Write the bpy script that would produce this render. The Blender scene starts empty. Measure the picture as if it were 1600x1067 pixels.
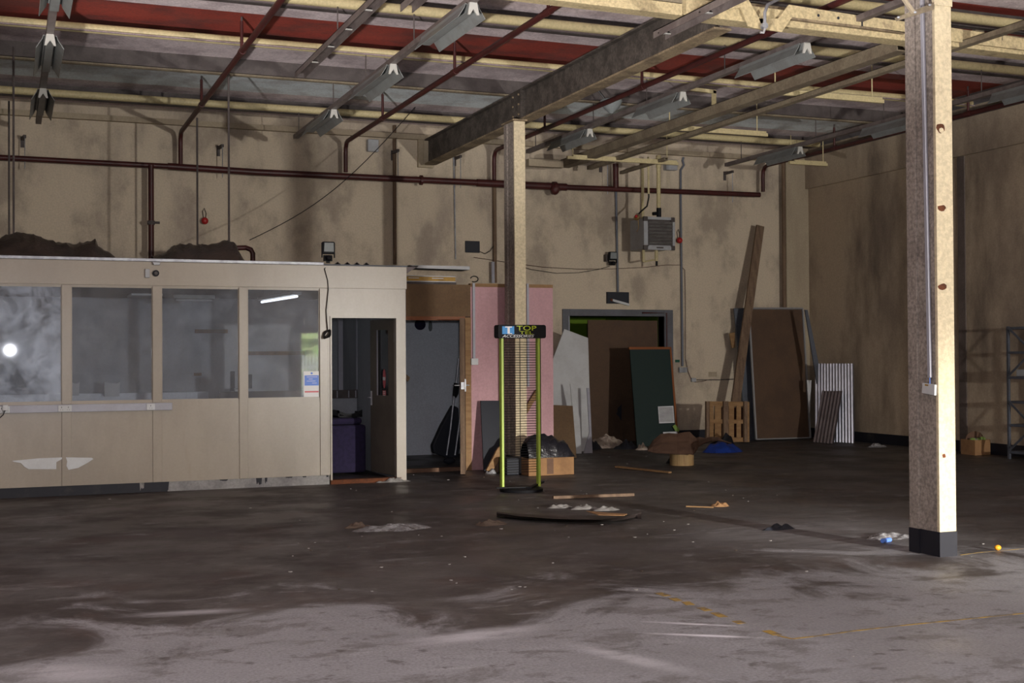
import bpy, bmesh, math, random
from mathutils import Vector, Matrix, noise
random.seed(11)
SC = bpy.context.scene
COL = SC.collection
PI = math.pi
# ------------------------------------------------------------------ camera model (eye height 1.5 m, frame 1600x1067)
F = 1982.7; YAW, PIT, ROL = .378416, .0123, -.0061112; H = 1.5
_f = Vector((math.sin(YAW)*math.cos(PIT), math.cos(YAW)*math.cos(PIT), math.sin(PIT)))
_r0 = Vector((math.cos(YAW), -math.sin(YAW), 0)); _u0 = _r0.cross(_f)
RR = math.cos(ROL)*_r0 + math.sin(ROL)*_u0
UU = -math.sin(ROL)*_r0 + math.cos(ROL)*_u0
cam_d = bpy.data.cameras.new('camera'); cam = bpy.data.objects.new('camera', cam_d); COL.objects.link(cam)
cam_d.sensor_width = 36; cam_d.lens = F/1600*36; cam_d.clip_start = .05; cam_d.clip_end = 200
m = Matrix.Identity(4)
for i in range(3):
    m[i][0] = RR[i]; m[i][1] = UU[i]; m[i][2] = -_f[i]
m[0][3] = 0; m[1][3] = 0; m[2][3] = H
cam.matrix_world = m; SC.camera = cam
def ray(x, y): return (x-800)/F*RR + (533.5-y)/F*UU + _f
def P(x, y, X=None, Y=None, Z=None):
    d = ray(x, y)
    t = Y/d.y if Y is not None else X/d.x if X is not None else (Z-H)/d.z
    return Vector((t*d.x, t*d.y, H+t*d.z))
def PL(x, y, Y0, k):                      # on a leaning plane Y = Y0 + k*Z
    d = ray(x, y); t = (Y0+k*H)/(d.y-k*d.z)
    return Vector((t*d.x, t*d.y, H+t*d.z))
YW, XW, ZC = 19.75, 13.7, 5.3
YP = 14.85                                 # office partition front
YR = 15.9                                  # second room front
# ------------------------------------------------------------------ materials
def mat(name, col, dirt=None, amt=.5, scale=2.0, st=(1, 1, 1), rough=.75, metal=0, spec=.3, bump=0, fine=.12, thr=(.42, .62), dirt2=None, thr2=(.5, .6), scale2=.7, st2=(1, 1, 1), amt2=.7):
    M = bpy.data.materials.new(name); M.use_nodes = True; nt = M.node_tree; N = nt.nodes; L = nt.links
    b = N['Principled BSDF']; b.inputs['Roughness'].default_value = rough; b.inputs['Metallic'].default_value = metal
    b.inputs['Specular IOR Level'].default_value = spec
    geo = N.new('ShaderNodeNewGeometry')
    def ns(sc, s, det=6, off=0):
        mp = N.new('ShaderNodeMapping'); mp.inputs['Scale'].default_value = s; mp.inputs['Location'].default_value = (off, off*.7, off*1.3)
        L.new(geo.outputs['Position'], mp.inputs['Vector'])
        n = N.new('ShaderNodeTexNoise'); n.inputs['Scale'].default_value = sc; n.inputs['Detail'].default_value = det; n.inputs['Roughness'].default_value = .62
        L.new(mp.outputs[0], n.inputs['Vector']); return n.outputs['Fac']
    def ramp(src, lo, hi, a=0, c=1):
        r = N.new('ShaderNodeMapRange'); r.inputs['From Min'].default_value = lo; r.inputs['From Max'].default_value = hi
        r.inputs['To Min'].default_value = a; r.inputs['To Max'].default_value = c; r.interpolation_type = 'SMOOTHSTEP'
        L.new(src, r.inputs['Value']); return r.outputs[0]
    def mix(fac, a, bc, mode='MIX'):
        x = N.new('ShaderNodeMix'); x.data_type = 'RGBA'; x.blend_type = mode
        L.new(fac, x.inputs[0])
        for k, v in ((6, a), (7, bc)):
            if isinstance(v, tuple): x.inputs[k].default_value = (*v, 1)
            else: L.new(v, x.inputs[k])
        return x.outputs[2]
    c = tuple(col)
    if dirt is not None: c = mix(ramp(ns(scale, st), thr[0], thr[1], 0, amt), c, tuple(dirt))
    if dirt2 is not None: c = mix(ramp(ns(scale2, st2, 8, 7.3), thr2[0], thr2[1], 0, amt2), c, tuple(dirt2))
    if fine:
        v = ramp(ns(38, (1, 1, 1), 3, 3.1), .3, .7, 0, fine)
        c = mix(v, c, (.02, .018, .016))
    if isinstance(c, tuple): b.inputs['Base Color'].default_value = (*c, 1)
    else: L.new(c, b.inputs['Base Color'])
    if bump:
        bp = N.new('ShaderNodeBump'); bp.inputs['Strength'].default_value = bump; bp.inputs['Distance'].default_value = .02
        L.new(ns(14, (1, 1, 1), 5, 1.7), bp.inputs['Height']); L.new(bp.outputs[0], b.inputs['Normal'])
    return M
M = {}
M['wall'] = mat('stained_beige_render', (.60, .505, .385), (.34, .28, .22), .8, 1.7, (1, 1, .7), .85, bump=.15, fine=.14, thr=(.44, .66), dirt2=(.24, .19, .17), thr2=(.48, .72), scale2=.6, st2=(1.4, 1, .5), amt2=.75)
M['wall_r'] = mat('stained_brown_render', (.50, .40, .29), (.22, .17, .135), .75, .9, (1, 1, .5), .85, bump=.12, fine=.16, thr=(.4, .64), dirt2=(.10, .075, .06), thr2=(.5, .7), scale2=.5, st2=(1, 1.6, .4))
M['pale'] = mat('cream_render_pilaster', (.42, .35, .25), (.25, .19, .14), .4, 1.4, (1, 1, .3), .85, fine=.15)
M['black'] = mat('black_bitumen_paint', (.012, .012, .018), (.06, .055, .05), .5, 3, (1, 1, 1), .6, fine=0, thr=(.55, .75))
M['panel'] = mat('cream_partition_paint', (.31, .262, .205), (.21, .17, .13), .35, 1.6, (1, 1, .35), .30, spec=.4, fine=.06, dirt2=(.26, .2, .15), thr2=(.62, .72), scale2=3.5, st2=(1, 1, .2), amt2=.35)
M['cream'] = mat('cream_gloss_paint', (.56, .47, .26), (.27, .2, .13), .45, 5, (1, 1, 1), .5, spec=.35, fine=.2, thr=(.55, .7))
M['beamc'] = mat('cream_concrete_beam', (.58, .47, .27), (.16, .11, .08), .55, 6, (1, 1, 1), .75, fine=.35, bump=.2, thr=(.56, .74))
M['column'] = mat('cream_column_paint', (.66, .56, .38), (.3, .22, .16), .4, 7, (1, 1, .6), .7, fine=.25, bump=.15, thr=(.55, .75))
M['colgrime'] = mat('grimy_column_web', (.36, .31, .27), (.20, .165, .145), .6, 8, (1, 1, .4), .8, fine=.5, bump=.3, thr=(.45, .7))  # grime plus a darker tone for the column's unlit sides
M['darkbeam'] = mat('soot_stained_steel', (.12, .10, .085), (.045, .037, .032), .7, 5, (1, 1, 1), .8, fine=.5, bump=.3, thr=(.4, .62))  # dark beam colour mottled with a still darker one
M['flange'] = mat('stained_cream_flange', (.34, .26, .16), (.10, .07, .05), .6, 3, (1, 1, 1), .75, fine=.4)
M['pink_c'] = mat('pinkish_roof_board', (.80, .69, .70), (.50, .41, .43), .75, 2.6, (1, 1, 1), .85, fine=.3, bump=.2, thr=(.42, .64), dirt2=(.33, .26, .28), thr2=(.56, .74), scale2=1.6, amt2=.6)
M['red_c'] = mat('red_oxide_roof_board', (.32, .05, .035), (.14, .045, .04), .8, 1.3, (.7, 1.3, 1), .8, fine=.3, thr=(.42, .62))
M['blue_c'] = mat('pale_blue_roof_board', (.86, .94, .97), (.6, .6, .6), .7, 2.8, (1, 1, 1), .8, fine=.25, thr=(.45, .65))
M['greydark'] = mat('dark_grey_steel', (.09, .075, .072), (.04, .03, .03), .5, 5, rough=.6, fine=.2)
M['pinkst'] = mat('pink_grey_steel', (.33, .26, .26), (.14, .1, .1), .5, 4, rough=.7, fine=.3)
M['trunk'] = mat('grey_lighting_trunking', (.17, .14, .13), (.07, .05, .05), .5, 6, rough=.45, fine=.2)
M['reflector'] = mat('grey_enamel_reflector', (.20, .21, .205), (.13, .12, .115), .4, 5, rough=.4, fine=.1)
M['holder'] = mat('white_lampholder', (.42, .41, .38), rough=.4, fine=0)
M['redpipe'] = mat('dark_red_pipe_paint', (.062, .012, .011), (.035, .01, .01), .6, 5, rough=.45, spec=.4, fine=.1)
M['redbr'] = mat('bright_red_plastic', (.35, .02, .02), rough=.35, fine=0)
M['chan'] = mat('cream_grey_channel', (.25, .205, .14), (.14, .10, .07), .5, 4, rough=.6, fine=.3)
M['galv'] = mat('galvanised_steel', (.38, .39, .42), (.2, .2, .22), .6, 9, rough=.45, metal=.5, fine=.1)
M['conduit'] = mat('blue_grey_conduit', (.13, .14, .17), rough=.5, fine=.1)
M['pvc'] = mat('lilac_white_pvc', (.36, .36, .41), (.27, .26, .28), .3, 4, rough=.4, fine=.05)
M['white'] = mat('white_laminate', (.56, .57, .58), (.38, .37, .36), .3, 3, rough=.5, fine=.05)
M['innerwall'] = mat('blue_grey_inner_wall', (.85, .88, .95), (.72, .74, .8), .5, 1.3, rough=.7, fine=.12, dirt2=(.1, .1, .1), thr2=(.7, .75), scale2=9, amt2=.7)
M['innerboard'] = mat('grey_office_board', (.36, .375, .41), (.26, .27, .29), .5, 1.5, (1, 1, .5), .7, fine=.1)
M['dark'] = mat('dark_ceiling_board', (.045, .042, .045), (.02, .02, .02), .5, 2, rough=.8, fine=.1)
M['pinkb'] = mat('pink_plasterboard', (.52, .31, .335), (.40, .23, .245), .6, 2.2, (1, 1, .4), .8, fine=.12, dirt2=(.16, .09, .08), thr2=(.66, .74), scale2=5, amt2=.5)
M['brownb'] = mat('brown_hardboard', (.17, .105, .055), (.11, .065, .035), .6, 1.5, rough=.8, fine=.2)
M['mdf'] = mat('dark_brown_hardboard', (.10, .058, .034), (.065, .038, .025), .6, 1.2, rough=.7, fine=.2)
M['timber'] = mat('raw_timber', (.28, .165, .075), (.2, .1, .04), .6, 3, (1, 1, 8), .7, fine=.15)
M['timberd'] = mat('grey_brown_timber', (.19, .125, .08), (.1, .06, .04), .6, 3, (6, 6, .7), .75, fine=.2)
M['yellow'] = mat('yellow_painted_timber', (.42, .24, .03), (.2, .1, .02), .5, 6, rough=.5, fine=.1)
M['lime'] = mat('lime_green_powder_coat', (.37, .50, .05), rough=.4, spec=.5, fine=.03)
M['green_w'] = mat('lime_green_wall_paint', (.16, .27, .015), (.07, .12, .01), .5, 1.5, rough=.7, fine=.1)
M['blackp'] = mat('black_plastic', (.008, .008, .010), rough=.55, spec=.15, fine=0)
M['blackmat'] = mat('black_board', (.018, .02, .028), rough=.6, fine=0)
M['blackwire'] = mat('black_wire', (.02, .018, .018), rough=.4, metal=.3, fine=0)
M['binbag'] = mat('black_bin_bag_film', (.01, .01, .014), rough=.22, spec=.6, fine=0, bump=.6)
M['tarp'] = mat('brown_plastic_sheet', (.05, .037, .03), (.02, .016, .015), .6, 4, rough=.3, spec=.5, fine=0, bump=.8)
M['chalk'] = mat('dark_green_board', (.008, .022, .02), rough=.6, fine=.1)
M['redwood'] = mat('orange_brown_trim', (.22, .07, .02), rough=.5, fine=.1)
M['paper'] = mat('white_paper', (.6, .6, .62), (.4, .4, .42), .5, 30, (.3, .3, 3), .8, fine=0)
M['navy'] = mat('dark_purple_fabric', (.02, .014, .045), (.01, .008, .02), .5, 20, rough=.9, fine=0)
M['cardb'] = mat('brown_cardboard', (.30, .165, .075), (.16, .08, .04), .5, 3, rough=.85, fine=.1)
M['cardd'] = mat('dark_brown_cardboard', (.15, .085, .055), (.09, .05, .035), .5, 3, rough=.85, fine=.15)
M['log'] = mat('pale_timber_drum', (.42, .28, .13), (.2, .11, .05), .6, 3, (9, 9, .6), .7, fine=.1)
M['blue'] = mat('blue_plastic_film', (.01, .035, .22), (.005, .015, .08), .6, 9, rough=.35, fine=0, bump=.6)
M['greymetal'] = mat('dark_blue_grey_sheet', (.10, .11, .135), (.05, .05, .06), .5, 2, rough=.5, fine=.15)
M['alu'] = mat('aluminium_trim', (.30, .30, .31), rough=.45, metal=.3, fine=.05)
M['chrome'] = mat('chrome', (.6, .6, .63), rough=.42, metal=.6, fine=0)
M['doorgrey'] = mat('brown_grey_door_paint', (.17, .145, .115), (.1, .085, .07), .5, 2, rough=.6, fine=.1)
M['frameg'] = mat('slate_grey_gloss_frame', (.12, .125, .145), (.08, .08, .09), .5, 4, rough=.4, fine=.1)
M['rust'] = mat('rust', (.14, .045, .018), (.05, .02, .01), .6, 20, rough=.9, fine=.2)
M['heater'] = mat('light_grey_heater_casing', (.38, .39, .41), (.28, .27, .27), .4, 5, rough=.45, fine=.1)
M['heaterd'] = mat('grey_heater_louvre', (.20, .19, .18), (.1, .09, .08), .5, 8, rough=.5, fine=.15)
M['brass'] = mat('worn_brass_fitting', (.30, .2, .08), rough=.4, metal=.6, fine=.1)
M['skyblue'] = mat('sky_blue_print', (.03, .26, .62), rough=.4, fine=0)
M['limetext'] = mat('yellow_green_print', (.45, .55, .02), rough=.4, fine=0)
M['whitep'] = mat('white_print', (.8, .8, .8), rough=.4, fine=0)
M['bluep'] = mat('mid_blue_print', (.12, .25, .75), rough=.4, fine=0)
M['pinkprint'] = mat('red_print', (.6, .12, .14), rough=.4, fine=0)
M['cotton'] = mat('off_white_fibre', (.45, .38, .32), (.2, .14, .11), .6, 12, rough=.95, fine=.2, bump=.8)
M['bulb'] = mat('dusty_glass_lamp', (.22, .24, .24), rough=.5, spec=.3, fine=.1)
M['litter'] = mat('pale_litter', (.3, .285, .27), rough=.7, fine=0)
M['litterb'] = mat('brown_litter', (.085, .06, .045), rough=.8, fine=0)
M['plaster'] = mat('white_plaster_dust', (.26, .25, .24), (.12, .11, .1), .6, 20, rough=.95, fine=.1)
M['tape'] = mat('worn_yellow_floor_tape', (.34, .22, .05), (.12, .1, .08), .8, 9, rough=.7, fine=.1, thr=(.4, .55))
M['greenb'] = mat('dark_green_plastic', (.01, .08, .05), rough=.5, fine=0)
M['greenp'] = mat('pale_green_plastic', (.22, .33, .08), (.12, .2, .05), .5, 20, rough=.4, fine=0)
M['orange'] = mat('orange_plastic', (.75, .32, .02), rough=.4, fine=0)
M['film'] = mat('crumpled_clear_film', (.26, .26, .27), (.08, .07, .07), .8, 25, rough=.25, spec=.6, fine=0, bump=.9)
M['hedge'] = mat('hedge_foliage', (.14, .2, .05), (.35, .3, .16), .7, 6, rough=.9, fine=.2)
M['fence'] = mat('white_painted_picket', (.8, .8, .8), rough=.6, fine=0)
M['ground'] = mat('outdoor_paving', (.25, .24, .22), rough=.9)
M['stripe'] = mat('dark_brown_corrugated', (.13, .10, .10), (.07, .05, .05), .5, 5, rough=.5, fine=.1)
M['corrug'] = mat('zinc_corrugated', (.42, .43, .48), (.28, .28, .32), .4, 6, rough=.32, metal=.75, fine=.03)
M['lit'] = mat('lit_fluorescent_tube', (.9, .9, .9), fine=0)
_b = M['lit'].node_tree.nodes['Principled BSDF']; _b.inputs['Emission Color'].default_value = (.95, .97, 1, 1); _b.inputs['Emission Strength'].default_value = 2.5  # glow added to stand in for a bright streak reflected in the glass
# floor concrete: dark stained slab with pale worn areas and thin pale streaks
def floor_mat():
    Mt = bpy.data.materials.new('worn_concrete_floor'); Mt.use_nodes = True; nt = Mt.node_tree; N = nt.nodes; L = nt.links
    b = N['Principled BSDF']; geo = N.new('ShaderNodeNewGeometry')
    def ns(sc, s=(1, 1, 1), det=8, off=0, dist=0, r=.6):
        mp = N.new('ShaderNodeMapping'); mp.inputs['Scale'].default_value = s; mp.inputs['Location'].default_value = (off, off*.7, 0)
        mp.inputs['Rotation'].default_value = (0, 0, .25)
        L.new(geo.outputs['Position'], mp.inputs['Vector'])
        n = N.new('ShaderNodeTexNoise'); n.inputs['Scale'].default_value = sc; n.inputs['Detail'].default_value = det; n.inputs['Roughness'].default_value = r
        n.inputs['Distortion'].default_value = dist
        L.new(mp.outputs[0], n.inputs['Vector']); return n.outputs['Fac']
    def rp(src, lo, hi, a=0, c=1):
        r = N.new('ShaderNodeMapRange'); r.inputs['From Min'].default_value = lo; r.inputs['From Max'].default_value = hi
        r.inputs['To Min'].default_value = a; r.inputs['To Max'].default_value = c; r.interpolation_type = 'SMOOTHSTEP'
        L.new(src, r.inputs['Value']); return r.outputs[0]
    def mx(fac, a, bc):
        x = N.new('ShaderNodeMix'); x.data_type = 'RGBA'; L.new(fac, x.inputs[0])
        for k, v in ((6, a), (7, bc)):
            if isinstance(v, tuple): x.inputs[k].default_value = (*v, 1)
            else: L.new(v, x.inputs[k])
        return x.outputs[2]
    c = mx(rp(ns(.9, dist=.4), .35, .65), (.042, .034, .032), (.085, .076, .073))
    c = mx(rp(ns(1.3, (1, 1, 1), off=21), .52, .66, 0, .6), c, (.075, .05, .042))
    sp = N.new('ShaderNodeSeparateXYZ'); L.new(geo.outputs['Position'], sp.inputs[0])
    # trodden, cleaner slab in the front bay, edge broken up by noise
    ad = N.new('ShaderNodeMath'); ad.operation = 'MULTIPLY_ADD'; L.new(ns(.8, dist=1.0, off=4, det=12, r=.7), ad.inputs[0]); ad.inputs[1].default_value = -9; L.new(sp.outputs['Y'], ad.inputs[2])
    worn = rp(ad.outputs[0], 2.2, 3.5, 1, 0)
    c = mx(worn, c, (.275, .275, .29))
    c = mx(rp(ns(2.6, (.8, 1.2, 1), off=9, dist=.3, r=.72), .52, .60, 0, .55), c, (.115, .105, .10))
    c = mx(rp(ns(2.6, (.55, 1.5, 1), off=2, dist=.5, r=.75), .56, .70, 0, .55), c, (.36, .36, .375))
    c = mx(rp(ns(7, off=5), .58, .68, 0, .6), c, (.06, .048, .044))
    c = mx(rp(ns(60, off=1, det=4), .3, .75, 0, .45), c, (.04, .036, .034))
    # pale streaks in the front bay
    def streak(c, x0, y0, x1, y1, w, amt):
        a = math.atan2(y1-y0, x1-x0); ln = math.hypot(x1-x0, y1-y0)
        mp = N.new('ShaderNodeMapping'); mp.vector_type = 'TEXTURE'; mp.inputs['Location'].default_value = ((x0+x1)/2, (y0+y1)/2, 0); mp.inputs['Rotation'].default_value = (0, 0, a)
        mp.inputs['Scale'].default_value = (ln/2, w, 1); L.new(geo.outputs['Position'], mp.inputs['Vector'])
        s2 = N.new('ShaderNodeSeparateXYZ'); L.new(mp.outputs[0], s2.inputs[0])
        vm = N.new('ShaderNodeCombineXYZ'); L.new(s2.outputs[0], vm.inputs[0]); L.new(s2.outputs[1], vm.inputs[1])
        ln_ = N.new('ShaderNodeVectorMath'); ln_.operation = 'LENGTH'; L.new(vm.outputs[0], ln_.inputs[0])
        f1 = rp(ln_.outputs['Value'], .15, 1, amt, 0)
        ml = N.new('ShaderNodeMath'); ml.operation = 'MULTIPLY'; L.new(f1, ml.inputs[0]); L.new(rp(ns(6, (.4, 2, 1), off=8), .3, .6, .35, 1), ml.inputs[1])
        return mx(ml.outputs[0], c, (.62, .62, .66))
    for (xa, ya_), (xb, yb_), w, am in (((985, 970), (1190, 980), .035, 1), ((980, 988), (1230, 998), .04, 1), ((860, 1000), (1130, 1062), .12, .42), ((600, 1010), (880, 975), .2, .5), ((150, 965), (430, 950), .12, .45), ((0, 1040), (230, 1062), .25, .4), ((980, 822), (1640, 846), 1.9, .17)):  # wide last entry paints the pool of light around the foreground column
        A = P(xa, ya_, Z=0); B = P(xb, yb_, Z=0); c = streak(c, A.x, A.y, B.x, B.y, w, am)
    L.new(c, b.inputs['Base Color'])
    L.new(rp(ns(1.2, off=6), .4, .65, .42, .72), b.inputs['Roughness']); b.inputs['Specular IOR Level'].default_value = .35
    bp = N.new('ShaderNodeBump'); bp.inputs['Strength'].default_value = .25; bp.inputs['Distance'].default_value = .01
    L.new(ns(18, off=3), bp.inputs['Height']); L.new(bp.outputs[0], b.inputs['Normal'])
    return Mt
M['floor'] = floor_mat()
def glass_mat(name, haze, tint=(.8, .82, .85), lo=.02, dist=0):
    Mt = bpy.data.materials.new(name); Mt.use_nodes = True; nt = Mt.node_tree; N = nt.nodes; L = nt.links
    N.remove(N['Principled BSDF']); out = N['Material Output']
    tr = N.new('ShaderNodeBsdfTransparent'); tr.inputs[0].default_value = (*tint, 1)
    gl = N.new('ShaderNodeBsdfGlossy'); gl.inputs['Roughness'].default_value = .02; gl.inputs[0].default_value = (1, 1, 1, 1)
    g2 = N.new('ShaderNodeBsdfGlossy'); g2.inputs['Roughness'].default_value = .38; g2.inputs[0].default_value = (.7, .75, .85, 1)
    df = N.new('ShaderNodeBsdfDiffuse'); df.inputs[0].default_value = (.3, .32, .36, 1)
    fr = N.new('ShaderNodeFresnel'); fr.inputs[0].default_value = 1.5
    a = N.new('ShaderNodeMixShader'); L.new(fr.outputs[0], a.inputs[0]); L.new(tr.outputs[0], a.inputs[1]); L.new(gl.outputs[0], a.inputs[2])
    dd = N.new('ShaderNodeMixShader'); dd.inputs[0].default_value = .35; L.new(df.outputs[0], dd.inputs[1]); L.new(g2.outputs[0], dd.inputs[2])
    geo = N.new('ShaderNodeNewGeometry'); n = N.new('ShaderNodeTexNoise'); n.inputs['Scale'].default_value = 3.4; n.inputs['Detail'].default_value = 10; n.inputs['Roughness'].default_value = .7; n.inputs['Distortion'].default_value = dist
    L.new(geo.outputs['Position'], n.inputs['Vector'])
    mr = N.new('ShaderNodeMapRange'); mr.inputs['From Min'].default_value = .38; mr.inputs['From Max'].default_value = .7; mr.inputs['To Min'].default_value = lo; mr.inputs['To Max'].default_value = haze
    L.new(n.outputs['Fac'], mr.inputs['Value'])
    c = N.new('ShaderNodeMixShader'); L.new(mr.outputs[0], c.inputs[0]); L.new(a.outputs[0], c.inputs[1]); L.new(dd.outputs[0], c.inputs[2])
    L.new(c.outputs[0], out.inputs['Surface']); return Mt
M['glass'] = glass_mat('dusty_window_glass', .06, lo=.02)
M['glassd'] = glass_mat('smeared_window_glass', .34, lo=.03, dist=.5)
# ------------------------------------------------------------------ mesh helper
BASE = {}
class MB:
    def __init__(s): s.v = []; s.f = []; s.m = []
    def add(s, vs, fs, mi=0):
        o = len(s.v); s.v += [Vector(v) for v in vs]; s.f += [[i+o for i in f] for f in fs]; s.m += [mi]*len(fs); return s
    def box(s, x0, x1, y0, y1, z0, z1, mi=0):
        vs = [(x, y, z) for x in (x0, x1) for y in (y0, y1) for z in (z0, z1)]
        return s.add(vs, [(0, 1, 3, 2), (4, 6, 7, 5), (0, 4, 5, 1), (2, 3, 7, 6), (0, 2, 6, 4), (1, 5, 7, 3)], mi)
    def slab(s, pts, off, mi=0):                     # polygon + same polygon shifted by off
        pts = [Vector(p) for p in pts]; off = Vector(off); n = len(pts)
        return s.add(pts+[p+off for p in pts], [list(range(n))[::-1], list(range(n, 2*n))]+[(i, (i+1) % n, (i+1) % n+n, i+n) for i in range(n)], mi)
    def bar(s, a, b, w, h, up=(0, 0, 1), mi=0):      # rectangular bar from a to b; w across, h along up
        a, b = Vector(a), Vector(b); d = (b-a).normalized(); up = Vector(up)
        sx = d.cross(up)
        if sx.length < 1e-4: sx = d.cross(Vector((1, 0, 0)))
        sx.normalize(); uy = sx.cross(d).normalized()
        q = [a+sx*(i*w/2)+uy*(j*h/2) for i, j in ((-1, -1), (1, -1), (1, 1), (-1, 1))]
        return s.slab(q, b-a, mi)
    def tube(s, pts, r, n=10, mi=0, cap=True):
        pts = [Vector(p) for p in pts]; rs = r if isinstance(r, (list, tuple)) else [r]*len(pts)
        o = len(s.v); prev = None
        for i, p in enumerate(pts):
            d = (pts[min(i+1, len(pts)-1)]-pts[max(i-1, 0)])
            d = d.normalized() if d.length > 1e-9 else Vector((0, 0, 1))
            if prev is None:
                a = d.cross(Vector((0, 0, 1)));  a = a if a.length > .01 else d.cross(Vector((1, 0, 0)))
            else: a = prev-d*prev.dot(d)
            if a.length < 1e-6: a = d.orthogonal()
            a.normalize(); prev = a; b = d.cross(a)
            s.v += [p+(a*math.cos(2*PI*k/n)+b*math.sin(2*PI*k/n))*rs[i] for k in range(n)]
        for i in range(len(pts)-1):
            for k in range(n):
                s.f.append([o+i*n+k, o+i*n+(k+1) % n, o+(i+1)*n+(k+1) % n, o+(i+1)*n+k]); s.m.append(mi)
        if cap:
            s.f.append([o+k for k in range(n)][::-1]); s.m.append(mi)
            s.f.append([o+(len(pts)-1)*n+k for k in range(n)]); s.m.append(mi)
        return s
    def ball(s, c, rx, ry=None, rz=None, n=12, mi=0):
        ry = ry or rx; rz = rz or rx; c = Vector(c); o = len(s.v); k = n//2
        for i in range(k+1):
            th = PI*i/k; z = math.cos(th); q = max(math.sin(th), .001)
            s.v += [c+Vector((rx*q*math.cos(2*PI*j/n), ry*q*math.sin(2*PI*j/n), rz*z)) for j in range(n)]
        for i in range(k):
            for j in range(n): s.f.append([o+i*n+j, o+(i+1)*n+j, o+(i+1)*n+(j+1) % n, o+i*n+(j+1) % n]); s.m.append(mi)
        return s
    def build(s, name, mats, parent=None, smooth=False, bevel=0, origin=None):
        me = bpy.data.meshes.new(name)
        if parent is None:
            if origin is None:
                xs = [v.x for v in s.v]; ys = [v.y for v in s.v]; zs = [v.z for v in s.v]
                origin = Vector(((min(xs)+max(xs))/2, (min(ys)+max(ys))/2, min(zs)))
            base = Vector(origin)
        else: base = BASE[parent.name]
        me.from_pydata([v-base for v in s.v], [], s.f); me.update()
        for mm in (mats if isinstance(mats, (list, tuple)) else [mats]): me.materials.append(M[mm])
        me.polygons.foreach_set('material_index', s.m)
        bm = bmesh.new(); bm.from_mesh(me); bmesh.ops.recalc_face_normals(bm, faces=bm.faces); bm.to_mesh(me); bm.free()
        if smooth:
            me.polygons.foreach_set('use_smooth', [True]*len(me.polygons))
            me.set_sharp_from_angle(angle=math.radians(38))
        o = bpy.data.objects.new(name, me); COL.objects.link(o)
        if parent is None: o.location = base
        else: o.parent = parent
        BASE[o.name] = base
        if bevel:
            md = o.modifiers.new('bevel', 'BEVEL'); md.width = bevel; md.segments = 2; md.limit_method = 'ANGLE'
        return o
def tag(o, label, cat, group=None, kind=None):
    o['label'] = label; o['category'] = cat
    if group: o['group'] = group
    if kind: o['kind'] = kind
    return o
def thing(name, loc, label, cat, group=None):
    o = bpy.data.objects.new(name, None); o.empty_display_size = .1; COL.objects.link(o); o.location = loc
    BASE[o.name] = Vector(loc); return tag(o, label, cat, group)
def struct(o): o['kind'] = 'structure'; return o
def kids(o): return [c for c in bpy.data.objects if c.parent == o]
def copy_tree(o, parent=None):
    c = o.copy(); COL.objects.link(c); c.parent = parent
    for ch in kids(o): copy_tree(ch, c)
    return c
def text(s, name, parent, loc, size, mt, shear=0, sx=1, bold=.0, ext=.002):
    cu = bpy.data.curves.new(name, 'FONT'); cu.body = s; cu.size = size; cu.extrude = ext; cu.shear = shear; cu.offset = bold; cu.resolution_u = 3
    ob = bpy.data.objects.new('tmp', cu); COL.objects.link(ob)
    dg = bpy.context.evaluated_depsgraph_get(); dg.update()
    me = bpy.data.meshes.new_from_object(ob.evaluated_get(dg)); bpy.data.objects.remove(ob)
    loc = Vector(loc)-BASE[parent.name]
    for v in me.vertices: v.co = Vector((v.co.x*sx, -v.co.z, v.co.y))+loc    # upright, facing -Y
    me.materials.clear(); me.materials.append(M[mt])
    o = bpy.data.objects.new(name, me); COL.objects.link(o); o.parent = parent; BASE[o.name] = BASE[parent.name]
    return o
def crumple(pts_w, pts_d, hfun, nx=26, ny=12): pass
def mound(name, mt, cx, cy, rx, ry, hz, seed=0, z0=0, rough=.35, label='', cat='', kind=None, flat=1.0, n=28, fn=None, group=None):
    b = MB(); vs = []; fs = []
    k = n//2
    for i in range(k+1):
        r = i/k
        for j in range(n):
            a = 2*PI*j/n; q = 1+.22*noise.noise(Vector((math.cos(a)*1.3+seed, math.sin(a)*1.3, seed)))*2*rough
            x = math.cos(a)*r*rx*q; y = math.sin(a)*r*ry*q
            h = hz*(1-r**(2*flat))*(1+rough*noise.noise(Vector((x*5/max(rx, .1)*.5+seed*3, y*5/max(ry, .1)*.5, seed)))*1.6)
            h += hz*rough*.35*noise.noise(Vector((x*9/max(rx, .2)*.5, y*9/max(ry, .2)*.5, seed+9)))*(1-r)
            vs.append((cx+x, cy+y, z0+max(h, 0)+.002))
    for i in range(k):
        for j in range(n): fs.append((i*n+j, (i+1)*n+j, (i+1)*n+(j+1) % n, i*n+(j+1) % n))
    vs.append((cx, cy, z0)); 
    fs.append([k*n+j for j in range(n)][::-1])
    b.add(vs[:-1], fs)
    o = b.build(name, mt, smooth=True)
    if label: tag(o, label, cat, group, kind)
    return o
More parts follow.
